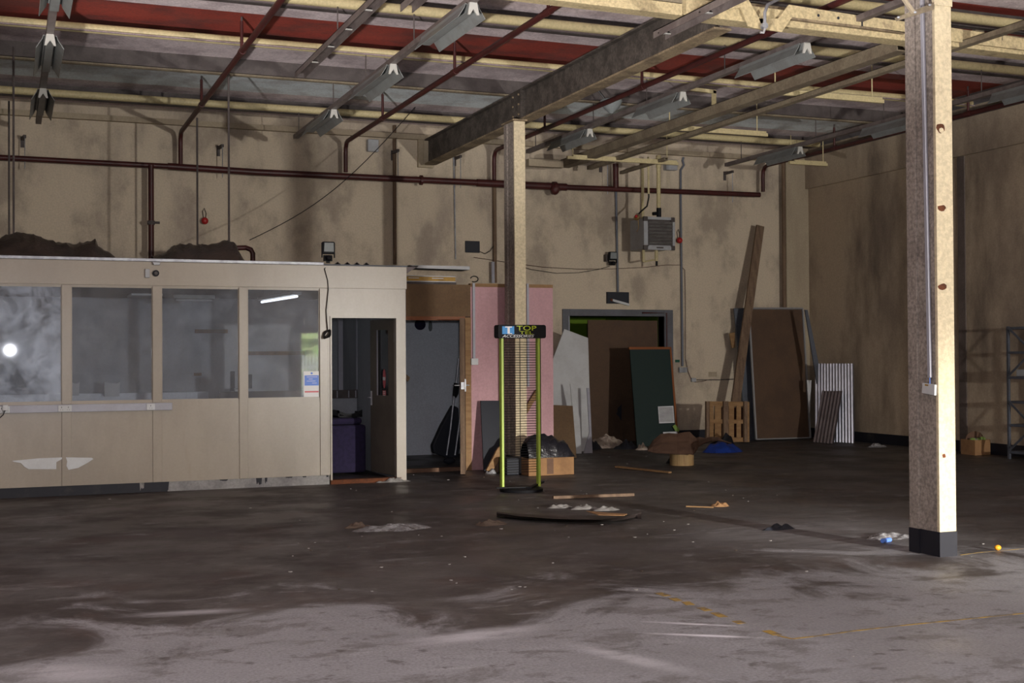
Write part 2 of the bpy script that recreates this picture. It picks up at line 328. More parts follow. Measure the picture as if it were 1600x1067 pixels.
# ================================================================== SHELL
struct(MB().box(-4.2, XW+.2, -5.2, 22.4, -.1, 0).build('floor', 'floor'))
M['lilac_c'] = mat('lilac_grey_roof_board', (.30, .285, .31), (.15, .13, .14), .6, 2, rough=.8, fine=.2)
cb = MB(); edges = [(-5.2, 10.9, 0), (10.9, 12.1, 1), (12.1, 14.0, 0), (14.0, 15.22, 1), (15.22, 17.05, 0), (17.05, 18.12, 2), (18.12, 20, 0)]
for a, b_, k in edges: cb.box(-4.2, 13.05, a, b_, ZC, ZC+.1, k)
cb.box(13.05, XW+.2, -5.2, 20, ZC, ZC+.1, 3)
struct(cb.build('ceiling', ['pink_c', 'red_c', 'blue_c', 'lilac_c']))
dx0, dx1 = P(889, 494, Y=YW).x, P(1037, 494, Y=YW).x; dz = P(960, 494, Y=YW).z
wb = MB().box(-4.2, dx0, YW, YW+.2, 0, ZC).box(dx1, XW+.2, YW, YW+.2, 0, ZC).box(dx0, dx1, YW, YW+.2, dz, ZC)
struct(wb.build('wall_back', 'wall'))
struct(MB().box(XW, XW+.2, -5.2, YW, 0, ZC).build('wall_right', 'wall_r'))
struct(MB().box(-4.2, -4.0, -5.0, YW, 0, ZC).build('wall_left', 'wall_r'))
struct(MB().box(-4.2, 7.55, -5.2, -5.0, 0, ZC).box(9.75, XW, -5.2, -5.0, 0, ZC).box(7.55, 9.75, -5.2, -5.0, 2.2, ZC).build('wall_rear', 'wall_r'))
# green lobby behind the doorway
g = MB().box(dx0-.35, dx0-.25, YW+.2, 22.3, 0, 2.6).box(dx1+.1, dx1+.2, YW+.2, 22.3, 0, 2.6).box(dx0-.35, dx1+.2, 22.3, 22.4, 0, 2.6).box(dx0-.35, dx1+.2, YW+.2, 22.4, 2.5, 2.6)
struct(g.build('wall_lobby', 'green_w'))
# skirting bands
struct(MB().box(-4, dx0-.12, YW-.012, YW, 0, .19).box(dx1+.12, 13.2, YW-.012, YW, 0, .19).build('baseboard_back', 'black'))
struct(MB().box(XW-.012, XW, -5, YW-.1, 0, .17).build('baseboard_right', 'black'))
# pilaster in the corner, upper band and pilaster of the right wall
xa = P(1229, 400, Y=YW-.1).x
struct(MB().box(xa, XW, YW-.1, YW, 0, ZC).build('trim_1', 'pale'))
zb = P(1500, 243.5, X=XW-.07).z
struct(MB().box(XW-.07, XW, -5, YW-.1, zb, 5.12).build('trim_2', 'wall_r'))
M['wall_d'] = mat('dark_grey_brown_render', (.17, .135, .12), (.1, .08, .07), .6, 2, rough=.85, fine=.2)
yp1, yp0 = P(1491, 500, X=XW-.1).y, P(1502, 500, X=XW-.1).y
struct(MB().box(XW-.018, XW, yp0, yp1, 0, zb).build('trim_3', 'wall_d'))
struct(MB().box(XW-.10, XW, -5, YW-.1, 5.12, 5.2).build('trim_4', 'greydark'))
# back wall ledge
struct(MB().box(-4, 12.9, YW-.09, YW, 5.045, 5.125).build('trim_5', 'pale'))

XE = 4.51
pf = MB()
pf.box(-4, XE, YP, YP+.06, 2.32, 2.60).box(-4, 3.57, YP, YP+.06, .11, 1.03)
for a, b_ in ((-1.6, -1.45), (.56, .65), (1.53, 1.62), (2.50, 2.59), (3.45, 3.57)): pf.box(a, b_, YP, YP+.06, 1.03, 2.32)
pf.box(3.57, XE, YP, YP+.06, 2.0, 2.32).box(4.44, XE, YP, YP+.06, .0, 2.0)
struct(pf.build('wall_partition', 'panel'))
tb = MB()
for a, b_ in ((.555, .655), (1.525, 1.625), (2.495, 2.595), (3.445, 3.545)):
    tb.box(a, b_, YP-.012, YP, .11, .925 if a < 1.6 else 2.33)
    if a < 1.6: tb.box(a, b_, YP-.012, YP, 1.01, 2.33)
struct(tb.build('trim_6', 'panel', bevel=.003))
struct(MB().box(-4, XE+.012, YP-.016, YP, 2.335, 2.605).build('trim_7', 'panel', bevel=.003))
struct(MB().box(-4, P(505, 408, Y=YP).x, YP-.035, YP+.1, 2.605, 2.64).build('trim_8', 'galv', bevel=.004))
struct(MB().box(P(505, 408, Y=YP).x, XE+.02, YP-.03, YP+.1, 2.605, 2.62).build('trim_9', 'greymetal'))
# skirting under the partition: black, then bare plaster with torn paint
struct(MB().box(-4, P(262, 760, Y=YP).x, YP+.015, YP+.05, 0, .11).build('trim_10', 'black'))
x0, x1 = P(262, 760, Y=YP).x, 3.56
kb = MB().box(x0, x1, YP+.012, YP+.05, 0, .11)
rr = random.Random(4); M['whitewash'] = mat('torn_white_board', (.33, .32, .31), (.16, .15, .16), .6, 3, rough=.8, fine=.2)
struct(kb.build('trim_11', 'whitewash'))
for i, (px_, w, h) in enumerate([(222, .05, .10), (258, .09, .108), (350, .1, .02), (405, .07, .085), (416, .03, .07), (452, .09, .016), (476, .05, .02), (512, .03, .03)]):
    xx = P(px_, 755, Y=YP).x; p_ = []
    n = 7
    for j in range(n): p_.append((xx+w*(j/(n-1)-.5), YP+.012, .11))
    for j in range(n): p_.append((xx+w*(.5-j/(n-1))*.8, YP+.012, .11-h*(.55+.45*rr.random())))
    struct(MB().slab(p_, (0, -.001, 0)).build('trim_%d' % (12+i), 'black' if px_ != 222 else 'plaster'))
# windows: thin glazing bead frame with pane
beads = [(-1.45, .56), (.65, 1.53), (1.62, 2.50), (2.59, 3.45)]
for i, (a, b_) in enumerate(beads):
    w = MB(); t = .014
    w.box(a, a+t, YP+.012, YP+.034, 1.03, 2.32).box(b_-t, b_, YP+.012, YP+.034, 1.03, 2.32)
    w.box(a+t, b_-t, YP+.012, YP+.034, 1.03, 1.03+t).box(a+t, b_-t, YP+.012, YP+.034, 2.32-t, 2.32)
    o = struct(w.build('window_%d' % (i+1), 'panel'))
    MB().box(a+t, b_-t, YP+.022, YP+.028, 1.03+t, 2.32-t).build('pane', 'glassd' if i == 0 else 'glass', o)
# office shell
OB = 17.9
struct(MB().box(-4, 4.51, OB, OB+.08, 0, 2.6).build('wall_office_back', 'innerboard'))
struct(MB().box(-4, 4.53, YP+.06, OB+.08, 2.335, 2.6).build('ceiling_office', 'dark'))
struct(MB().box(4.47, 4.53, YP+.06, OB, 0, 2.335).build('wall_office_right', 'innerboard'))
struct(MB().box(3.57, 4.44, YP-.02, YP+.1, 0, .05).build('trim_30', 'rust'))
# glazed inner screen seen through the office doorway
sc = MB(); ys = 17.0
def xs(px_, Y): return P(px_, 560, Y=Y).x
zt = P(545, 609, Y=ys).z; zl = P(545, 622, Y=ys).z
for a, b_ in ((529, 536), (557, 563)): sc.box(xs(a, ys), xs(b_, ys), ys, ys+.05, zt, 2.335, 0)
sc.box(2.6, 4.46, ys, ys+.05, 0, zl, 1).box(2.6, 4.46, ys-.03, ys+.05, zl, zt, 2)
for k, px_ in enumerate((526, 544, 555)): sc.box(xs(px_, ys-.04), xs(px_+1.6, ys-.04), ys-.04, ys-.03, zl+.01, zt-.01, 0)
scr = struct(sc.build('wall_screen', ['pvc', 'innerboard', 'greydark']))
# ------------------------------------------------ door_1 (open office door)
hx, hy = 4.42, YP+.08; ang = math.radians(97); W = .80
def dl(u, v, z): return Vector((hx+u*math.cos(ang)+v*math.sin(ang)*1.0, hy+u*math.sin(ang)-v*math.cos(ang), z))
def dbox(b, u0, u1, v0, v1, z0, z1, mi=0):
    vs = [dl(u, v, z) for u in (u0, u1) for v in (v0, v1) for z in (z0, z1)]
    b.add(vs, [(0, 1, 3, 2), (4, 6, 7, 5), (0, 4, 5, 1), (2, 3, 7, 6), (0, 2, 6, 4), (1, 5, 7, 3)], mi)
gz0, gz1 = 1.03, 1.85
d = MB(); dbox(d, 0, W, -.02, .02, .06, gz0); dbox(d, 0, W, -.02, .02, gz1, 1.98); dbox(d, 0, .22, -.02, .02, gz0, gz1); dbox(d, W-.22, W, -.02, .02, gz0, gz1)
dr = struct(d.build('door_1', 'doorgrey'))
b = MB(); dbox(b, .22, W-.22, -.004, .004, gz0, gz1); b.build('glazing', 'glass', dr)
b = MB()
for u in (W-.235, W-.255): dbox(b, u, u+.008, -.028, -.02, gz0, gz1)
b.build('glazing_bead', 'pvc', dr)
b = MB(); dbox(b, W-.055, W-.03, -.035, -.02, .9, 1.08); b.tube([dl(W-.045, -.03, 1.0), dl(W-.045, -.07, 1.0), dl(W-.13, -.075, 1.0)], .008); b.build('door_handle', 'chrome', dr)
q = MB(); cx_, cz_ = .38, 1.24
q.slab([dl(cx_+.045*math.cos(t), -.006, cz_+.12*math.sin(t)) for t in [2*PI*i/20 for i in range(20)]], dl(0, -.002, 0)-dl(0, 0, 0)); st = q.build('warning_sticker', 'pinkprint', dr)
q = MB(); dbox(q, cx_-.04, cx_+.04, -.010, -.0085, cz_-.02, cz_+.02); q.build('sticker_bar', 'whitep', st)
q = MB(); dbox(q, cx_-.05, cx_+.05, -.008, -.006, cz_-.22, cz_-.145); st = q.build('warning_label', 'pinkprint', dr)
q = MB()
for k in range(3): dbox(q, cx_-.035, cx_+.035, -.010, -.0085, cz_-.21+k*.022, cz_-.203+k*.022)
q.build('label_text', 'whitep', st)
q = MB()
for z in (1.75, .25): dbox(q, -.03, .03, -.026, -.02, z-.06, z+.06)
q.build('hinge', 'chrome', dr)
df = MB().box(4.385, 4.44, YP-.015, YP+.08, .0, 2.0).box(3.57, 3.59, YP-.015, YP+.06, .05, 2.0).box(3.59, 4.385, YP-.015, YP+.06, 1.98, 2.0)
struct(df.build('trim_31', 'panel'))
# ------------------------------------------------ second room (store)
xo0, xo1 = 4.53, P(727, 600, Y=YR).x; xp0, xp1 = P(736, 600, Y=YR).x, P(864.5, 600, Y=YR).x
zh0, zh1 = P(680, 498, Y=YR).z, P(680, 444, Y=YR).z
struct(MB().box(xo0, xp0, YR, YR+.03, zh0+.03, zh1).build('wall_store_header', 'brownb'))
struct(MB().box(xo0, xo1, YR-.01, YR+.06, zh0-.02, zh0+.03).build('trim_32', 'redwood'))
struct(MB().box(xo1, xp0, YR-.012, YR+.08, 0, zh0+.02).build('trim_33', 'timber'))
zp = P(800, 449, Y=YR).z
struct(MB().box(xp0, xp1, YR, YR+.07, 0, zp).build('wall_store_front', 'pinkb'))
struct(MB().box(xp0, xp1, YR-.005, YR+.09, zp, zp+.045).build('trim_34', 'timber'))
struct(MB().box(xo0, xo1, YR-.03, YR+.08, 0, .05).build('trim_35', 'cardd'))
struct(MB().box(4.53, 6.98, 18.72, 18.8, 0, 2.4).build('wall_store_back', 'innerwall'))
struct(MB().box(xp1-.1, xp1-.02, YR+.07, 18.72, 0, 2.4).build('wall_store_right', 'innerwall'))
struct(MB().box(4.53, xp1-.02, YR+.09, 18.8, 2.4, 2.44).build('ceiling_store', 'dark'))
# door_2: timber door standing open, seen on its edge
o = MB(); ex, ey = P(723, 700, Y=15.28).x, 15.28; h2x, h2y = xo1-.005, YR-.02
dv = Vector((h2x-ex, h2y-ey, 0)); dvn = dv.normalized(); sd = Vector((dvn.y, -dvn.x, 0))
pt = [Vector((ex, ey, .012))-sd*.03, Vector((ex, ey, .012))+sd*.03, Vector((h2x, h2y, .012))+sd*.0, Vector((h2x, h2y, .012))-sd*.055]
d2 = struct(o.slab(pt, (0, 0, zh0-.02)).build('door_2', 'timberd'))
q = MB(); c0 = Vector((ex, ey, P(723, 602, Y=15.28).z))
q.box(c0.x-.022, c0.x+.022, ey-.012, ey-.001, c0.z-.05, c0.z+.04); q.box(c0.x+.03, c0.x+.05, ey, ey+.05, c0.z-.08, c0.z+.08)
q.tube([c0+Vector((-.03, .03, 0)), c0+Vector((-.09, .03, 0)), c0+Vector((-.09, .1, 0))], .008).tube([c0+Vector((.03, .03, 0)), c0+Vector((.1, .03, 0)), c0+Vector((.1, .1, 0))], .008)
q.build('door_handle', 'galv', d2)
# ------------------------------------------------ doorway in back wall
fx0, fx1 = P(878, 482, Y=YW).x, P(1050, 484, Y=YW).x; fz = P(960, 483.5, Y=YW).z
fr = MB().box(fx0, dx0, YW-.04, YW+.2, 0, fz).box(dx1, fx1, YW-.04, YW+.2, 0, fz).box(dx0, dx1, YW-.04, YW+.2, dz, fz)
dfr = struct(fr.build('door_3', 'frameg', bevel=.006))
MB().box(dx0-.03, dx0-.015, YW-.055, YW-.04, 0, dz).build('frame_bead', 'pvc', dfr)
MB().tube([(dx1+.03, YW-.05, 0.1), (dx1+.03, YW-.05, dz+.06), (dx1-.45, YW-.05, dz+.06)], .014, 6).build('frame_pipe', 'redpipe', dfr)
# brown sheets closing the doorway
a, c_ = P(919, 500, Y=YW+.16).x, P(971, 500, Y=YW+.16).x
tag(MB().slab([PL(x, y, YW+.30, -.06) for x, y in ((921, 692), (918.5, 500), (971, 500), (973, 692))], (0, .02, 0)).build('hardboard_sheet', 'mdf'), 'brown hardboard sheet filling the left of the green doorway, with a hole', 'board', 'brown sheets in the doorway')
tag(MB().slab([PL(x, y, YW+.34, -.06) for x, y in ((973.3, 692), (969, 500.5), (1027, 501), (1030, 692))], (0, .02, 0)).build('hardboard_sheet', 'mdf'), 'brown hardboard sheet in the doorway behind the dark green board', 'board', 'brown sheets in the doorway')
bs = [o for o in bpy.data.objects if o.name.startswith('hardboard_sheet')]
h0 = P(971, 645, Y=YW+.22)
q = MB(); n = 14
q.slab([P(971-7*abs(math.sin(PI*i/n))*(1+.2*math.sin(i*5)), 631+26*i/n, Y=YW+.245) for i in range(n+1)], (0, -.002, 0)).build('hole_edge', 'blackmat', bs[0])
# outdoors behind the camera
struct(MB().box(-8, 26, -16, -5.2, -.2, -.05).build('trim_40', 'ground'))
fp = MB().box(4, 14, -8.53, -8.5, .35, .42).box(4, 14, -8.53, -8.5, 1.2, 1.27)
fn = thing('picket_fence', (9, -8.5, -.05), 'white picket fence outside the open rear door', 'fence')
fp.build('rail', 'fence', fn)
proto = None
for i in range(60):
    x = 5.6+.105*i
    if proto is None: proto = MB().slab([(x, -8.5, -.04), (x+.055, -8.5, -.04), (x+.055, -8.5, 1.55), (x+.0275, -8.5, 1.62), (x, -8.5, 1.55)], (0, .02, 0)).build('picket', 'fence', fn)
    else:
        c = proto.copy(); COL.objects.link(c); c.location = (.105*i, 0, 0)
hb = MB(); vs = []; nx, nz = 60, 24
for i in range(nx):
    for j in range(nz):
        x, z = 2+14*i/(nx-1), -.06+4.2*j/(nz-1); vs.append((x, -10.6+.6*noise.noise(Vector((x*2, z*2, 1)))+.25*noise.noise(Vector((x*7, z*7, 4))), z))
hb.add(vs, [(i*nz+j, i*nz+j+1, (i+1)*nz+j+1, (i+1)*nz+j) for i in range(nx-1) for j in range(nz-1)])
hb.box(2, 16, -12, -11.8, -.06, 4.1)
tag(hb.build('hedge', 'hedge', smooth=True), 'yellow green hedge behind the white picket fence', 'hedge')
# ================================================================== CEILING WORKS
def ztop(px_, py_, Z): return P(px_, py_, Z=Z)
# purlins: rounded cream web with pink-grey flange
plab = {8.4: 'cream roof purlin nearest the camera, above the foreground column', 10.95: 'cream roof purlin directly over the cracked cream cross beam', 12.75: 'cream roof purlin along the near edge of the red roof board', 14.68: 'cream roof purlin along the far edge of the red roof board', 16.3: 'thin shadowed purlin between pink and pale blue roof boards', 18.42: 'cream roof purlin nearest the back wall'}
for y, lab in plab.items():
    t = thing('roof_purlin', (5, y, 5.1), lab, 'purlin', 'cream purlins under the roof')
    b = MB(); prof = [(-.06+.06*math.cos(a), .06*math.sin(a)) for a in [PI*.5+PI*i/8 for i in range(9)]]
    prof = [(y-.03+.04*math.cos(a), 5.15+.05*math.sin(a)) for a in [PI*.5+PI*i/8 for i in range(9)]]
    prof += [(y+.0, 5.1), (y+.0, 5.2)]
    r = 1.0 if y != 16.3 else .5
    b.slab([(-4, yy, 5.1+(zz-5.1)*r) for yy, zz in prof], (17.05, 0, 0))
    b.build('purlin_web', 'cream' if y != 16.3 else 'chan', t, smooth=True)
    if y in (12.75, 18.42, 8.4, 10.95):
        MB().box(-4, 13.05, y+.005, y+.16, 5.13, 5.15).build('purlin_flange', 'pinkst', t)
        MB().box(-4, 13.05, y+.165, y+.26, 5.12, 5.3).build('purlin_rail', 'greydark', t)
    elif y == 14.68:
        MB().box(-4, 13.05, y-.10, y-.075, 5.10, 5.115).build('purlin_flange', 'pinkst', t)
    else:
        MB().box(-4, 13.05, y-.13, y-.09, 5.12, 5.3).build('purlin_rail', 'greydark', t)  # dark box standing in for the shadow beside the thin purlin
# ------------------------------------------------ dark roof beam (runs in depth) X = 6.27
bx = 6.27; zb0, zb1 = 4.62, 5.03
t = thing('roof_beam', (bx+.08, 15, zb0), 'soot-darkened roof beam running over the middle column to the back wall', 'beam')
MB().box(bx+.065, bx+.095, 10.5, 19.55, zb0+.02, zb1-.02).build('beam_web', 'darkbeam', t)
MB().box(bx, bx+.19, 10.5, 19.55, zb0, zb0+.022).build('bottom_flange', 'flange', t)
MB().box(bx, bx+.16, 10.5, 19.55, zb1-.02, zb1).build('top_flange', 'darkbeam', t)
MB().box(bx-.012, bx+.17, 19.55, 19.57, zb0, zb1).box(bx-.06, bx+.2, YW-.06, YW, zb0-.02, zb1+.05).build('end_plate', 'pale', t)
MB().box(bx-.004, bx+.064, 15.4, 15.75, zb0+.022, zb1-.02).build('splice_plate', 'darkbeam', t)
q = MB()
for k in range(6): q.tube([(bx-.02, 15.46+(k % 2)*.2, zb0+.08+.13*(k//2)), (bx-.004, 15.46+(k % 2)*.2, zb0+.08+.13*(k//2))], .014, 6)
q.build('bolt', 'flange', t)
# ------------------------------------------------ cream cross beam Y = 10.4, falling slightly to the right
def crossz(x, py_l): pass
Yc = 10.4
def cl(px_a, py_a, px_b, py_b):
    a = P(px_a, py_a, Y=Yc); b_ = P(px_b, py_b, Y=Yc); k = (b_.z-a.z)/(b_.x-a.x)
    return lambda x: a.z+k*(x-a.x)
low = cl(1007, 33, 1600, 107)      # soffit front... back edge
zf = cl(1000, 22, 1600, 92)        # bottom of face
zt_ = cl(1233, 35, 1600, 75)
xl, xr = 3.0, 13.6
t = thing('cross_beam', (8, Yc, low(8)), 'cream painted cross beam spanning left to right behind the foreground column', 'beam')
hz = .16
MB().slab([(xl, Yc-.14, zf(xl)), (xr, Yc-.14, zf(xr)), (xr, Yc-.14, zf(xr)+hz), (xl, Yc-.14, zf(xl)+hz)], (0, .20, 0)).build('beam_body', 'beamc', t, bevel=.008)
MB().slab([(xl, Yc-.06, zf(xl)+hz), (xr, Yc-.06, zf(xr)+hz), (xr, Yc-.06, zf(xr)+hz+.05), (xl, Yc-.06, zf(xl)+hz+.05)], (0, .12, 0)).build('top_packer', 'flange', t)
def cranked(pts, lab):
    tt = thing('cranked_channel', P(*pts[0], Y=Yc-.2), lab, 'channel', 'cranked channels bolted over the cross beam')
    MB().slab([P(x, y, Y=Yc-.19) for x, y in pts], (0, .02, 0)).build('channel_face', 'beamc', tt, bevel=.003)
    return tt
c1 = cranked([(1185, 28), (1193, 28.5), (1216, 29), (1233, 7), (1345, 24.5), (1414, 33.5), (1414, 52), (1343, 40), (1238, 27), (1222, 50), (1192, 45.5)], 'cream cranked channel with bolt holes rising right of the hanging hook')
q = MB()
for x, y in ((1279, 24), (1310, 28)): p_ = P(x, y, Y=Yc-.193); q.tube([p_, p_+Vector((0, .004, 0))], .014, 12)
p_ = P(1347, 33, Y=Yc-.193); q.box(p_.x-.008, p_.x+.008, p_.y-.002, p_.y+.002, p_.z-.05, p_.z+.045)
q.build('bolt_hole', 'blackmat', c1)
MB().slab([P(x, y, Y=Yc-.19) for x, y in ((1238, 27), (1343, 40), (1414, 50), (1414, 52.5), (1236, 30))], (0, .045, 0)).build('channel_lip', 'flange', c1)
c2 = cranked([(1090, 14), (1130, -4), (1150, -8), (1168, -4), (1186, 27.5), (1193, 28), (1192, 45.5), (1180, 44), (1170, 41), (1158, 12), (1130, 16), (1108, 18)], 'cream cranked channel dropping to the hanging hook from the left')
c3 = cranked([(1486, 43), (1600, 60), (1680, 71), (1680, 90), (1600, 78), (1486, 64)], 'cream cranked channel continuing right of the foreground column')
q = MB(); p_ = P(1550, 60, Y=Yc-.193); q.tube([p_, p_+Vector((0, .004, 0))], .011, 12)
for px_ in (1541.5, 1566): p_ = P(px_, 56, Y=Yc-.193); q.box(p_.x-.002, p_.x+.002, p_.y-.002, p_.y+.002, p_.z-.045, p_.z+.035)
q.build('bolt_hole', 'blackmat', c3)
# left casing piece of the cross beam, butting to the channel
c4 = thing('beam_casing', P(930, 15, Y=Yc-.2), 'cream boxed casing on the left part of the cross beam', 'casing')
MB().slab([P(x, y, Y=Yc-.2) for x, y in ((600, -52), (1066, 6), (1066, 24), (600, -32))], (0, .058, 0)).build('casing_front', 'beamc', c4, bevel=.004)
MB().slab([P(x, y, Y=Yc-.2) for x, y in ((600, -60), (1066, -1), (1066, 5), (600, -53))], (0, .058, 0)).build('casing_lid', 'chan', c4)
# hook on the cross beam
hk = thing('hanging_hook', P(1196, 50, Y=Yc-.24), 'grey shackle hook and cable hanging between the two cranked channels', 'hook')
p_ = P(1195, 40, Y=Yc-.24)
MB().tube([p_+Vector((0, -.01, 0)), p_+Vector((0, .03, 0))], .032, 14).build('hook_disc', 'galv', hk)
MB().tube([P(1195, 45, Y=Yc-.25), P(1193, 51, Y=Yc-.25), P(1188, 50.5, Y=Yc-.25)], .012, 8).build('hook_tip', 'chrome', hk)
MB().tube([P(1195, 36, Y=Yc-.24), P(1195, 20, Y=Yc-.24), P(1199, 8, Y=Yc-.2), P(1212, 1, Y=Yc), P(1240, -12, Y=Yc+.3)], .016, 8).build('hook_cable', 'galv', hk, smooth=True)
# ------------------------------------------------ sprinkler pipes
zs = 4.905
tag(MB().tube([P(-60, 243, Y=19.53), P(0, 246, Y=19.53), P(265, 260, Y=19.53)], .041, 12).tube([P(262, 259.7, Y=19.53), P(400, 269, Y=19.53), P(750, 285.5, Y=19.53)], .051, 12).tube([P(745, 285.4, Y=19.53), P(885, 292.5, Y=19.53)], .062, 12).tube([P(884, 292.5, Y=19.53), P(965, 295.5, Y=19.53), P(1187, 304.5, Y=19.53)], .045, 12)
    .build('sprinkler_main_pipe', 'redpipe', smooth=True), 'dark red sprinkler main running level along the back wall', 'pipe')
xpipe = [(P(282, 230, Y=19.53).x, 205, 260), (P(540, 230, Y=19.53).x, 222, 272), (P(772, 260, Y=19.53).x, 236, 284), (P(1192, 280, Y=19.53).x, 263, 302)]
plb = ['dark red sprinkler branch pipe on the left of the roof', 'dark red sprinkler branch pipe just left of the dark roof beam', 'dark red sprinkler branch pipe just right of the dark roof beam', 'dark red sprinkler branch pipe along the right wall']
for k, (x, y0, y1) in enumerate(xpipe):
    t = thing('sprinkler_branch_pipe', (x, 12, zs), plb[k], 'pipe', 'dark red sprinkler branch pipes')
    zm = P(282 if k == 0 else 540 if k == 1 else 772 if k == 2 else 1190, y1, Y=19.53).z
    MB().tube([(x, 2, zs), (x, 8, zs), (x, 19.38, zs), (x, 19.46, zs-.02), (x, 19.52, zs-.09), (x, 19.53, zs-.2), (x, 19.53, zm+.03)], .034, 12).build('pipe_run', 'redpipe', t, smooth=True)
    for yy in ((17.4, 14.27, 11.45, 8.6) if k else (17.3, 14.15, 11.3)):
        dp = MB().tube([(x, yy, zs), (x, yy, zs+.34)], .019, 8).build('dropper', 'redpipe', t, smooth=True)
        MB().tube([(x, yy, zs+.34), (x, yy, zs+.39)], .012, 6).build('sprinkler_head', 'greydark', dp)
        MB().tube([(x, yy-.06, zs), (x, yy+.06, zs)], .042, 10).build('pipe_collar', 'redpipe', t)
# pipe down to the office roof with tee, and other verticals
x = P(236, 300, Y=19.5).x
t = thing('sprinkler_riser', (x, 19.5, 2.6), 'dark red vertical pipe from sprinkler main to office roof with a stop valve', 'pipe')
MB().tube([(x, 19.5, 2.3), (x, 19.5, P(236, 258, Y=19.5).z)], .042, 12).build('pipe_run', 'redpipe', t, smooth=True)
zv = P(236, 348, Y=19.5).z
MB().tube([(x-.06, 19.46, zv), (x+.12, 19.46, zv)], .018, 8).tube([(x, 19.5, zv-.03), (x, 19.5, zv+.03)], .055, 10).build('stop_valve', 'greydark', t)
x = P(962, 270, Y=19.5).x
tag(MB().tube([(x, 19.5, P(962, 294, Y=19.5).z), (x, 19.5, P(962, 256, Y=19.5).z)], .05, 12).build('sprinkler_stub_pipe', 'redpipe', smooth=True), 'short dark red pipe standing up from the main above the doorway', 'pipe')
p_ = P(866, 294, Y=19.5)
t = thing('alarm_valve', p_, 'round dark red flanged valve on the main right of the middle column', 'valve')
MB().tube([p_+Vector((-.03, 0, 0)), p_+Vector((.03, 0, 0))], .11, 16).build('valve_flange', 'redpipe', t)
MB().ball(p_+Vector((0, -.03, -.02)), .08, .08, .1).build('valve_body', 'redpipe', t, smooth=True)
p_ = P(658, 281.5, Y=19.53)
tag(MB().tube([p_+Vector((-.02, 0, 0)), p_+Vector((.02, 0, 0))], .08, 14).build('pipe_flange', 'redpipe'), 'round dark red flange on the main below the beam end', 'flange')
p_ = P(375, 396, Y=17.0)
tag(MB().tube([P(345, 388, Y=17.0), P(384, 387, Y=17), P(392, 390, Y=17), P(395, 396, Y=17), P(395, 408, Y=17)], .034, 10).build('elbow_pipe', 'redpipe', smooth=True), 'dark red elbow pipe emerging from the brown plastic heap on the office roof', 'pipe')
# ------------------------------------------------ pipe brackets on back wall
blab = ['far left, above the office', 'left, right of first branch drop', 'beside the tall dark wall pipe', 'just right of the beam end', 'above the wall floodlight', 'far right, near the corner']
for k, (x, y) in enumerate([(35, 232), (341, 246), (613, 253), (710, 262), (938, 272), (1132, 285)]):
    a = P(x, y-10, Y=YW)
    t = thing('pipe_bracket', a, 'dark bracket holding the sprinkler main, '+blab[k], 'bracket', 'brackets of the sprinkler main')
    MB().box(a.x-.025, a.x+.025, YW-.015, YW, a.z-.08, a.z+.08).build('wall_plate', 'greydark', t)
    MB().bar(a+Vector((0, -.01, .04)), a+Vector((.03, -.24, .05)), .04, .04).build('bracket_arm', 'greydark', t)
    zp_ = P(x, y+28, Y=19.53).z
    MB().tube([a+Vector((.03, -.22, .04)), Vector((a.x+.03, 19.53, zp_-.03))], .007, 6).build('hanger_rod', 'galv', t)
# ------------------------------------------------ lighting trunking and batten fittings
zt0 = 4.75
def trunk(x, y0, y1, lab, w=.075, h=.06, z=None, slotted=False, group='lighting trunking rows under the roof'):
    z = z or zt0+.03
    t = thing('lighting_trunking', (x, (y0+y1)/2, z), lab, 'trunking', group)
    if slotted:
        MB().box(x-w/2, x-w/2+.006, y0, y1, z-h/2, z+h/2).box(x+w/2-.006, x+w/2, y0, y1, z-h/2, z+h/2).box(x-w/2, x+w/2, y0, y1, z+h/2-.008, z+h/2).build('channel_body', 'trunk', t)
        q = MB(); yy = y0+.3
        while yy < y1: q.box(x-w/2, x+w/2, yy, yy+.025, z-.01, z+.0); yy += .75
        q.build('channel_clip', 'holder', t)
    else:
        MB().box(x-w/2, x+w/2, y0, y1, z-h/2, z+h/2).build('channel_body', 'trunk', t, bevel=.004)
    for yy in (12.75, 14.68, 16.3, 18.42):
        if y0 < yy < y1: MB().tube([(x, yy-.04, z+h/2-.004), (x, yy-.04, 5.12)], .007, 6).build('hanger_rod', 'greydark', t)
    return t
def fitting(x, y0, y1, lab, z=None, w=.26):
    z = z or zt0
    t = thing('strip_light', (x, (y0+y1)/2, z-.12), lab, 'strip light', 'unlit strip lights under the trunking')
    MB().box(x-.04, x+.04, y0, y1, z-.07, z+.001).build('light_body', 'reflector', t, bevel=.004)
    zc = z-.04
    for s in (-1, 1):
        prof = [(x+s*.041, zc+.03), (x+s*.06, zc+.035), (x+s*.07, zc+.0), (x+s*(w/2), zc-.095)]
        prof2 = [(px_+s*.004, pz+.006) for px_, pz in prof][::-1]
        MB().slab([(px_, y0+.03, pz) for px_, pz in prof+prof2], (0, y1-y0-.06, 0)).build('reflector_wing', 'reflector', t)
    for yy in (y0,):
        MB().slab([(x-.055, yy, zc-.075), (x-.035, yy, zc-.075), (x, yy, zc-.02), (x+.035, yy, zc-.075), (x+.055, yy, zc-.075), (x+.035, yy, zc+.04), (x-.035, yy, zc+.04)], (0, .02 if yy == y1 else -.02, 0)).build('lamp_holder', 'holder', t)
    return t
def yrange(a, b): return P(*a, Z=zt0-.05).y, P(*b, Z=zt0-.12).y
x = P(60, 194, Z=zt0).x
trunk(x, 3, P(60, 194, Z=zt0).y, 'dark lighting trunking along the far left of the roof')
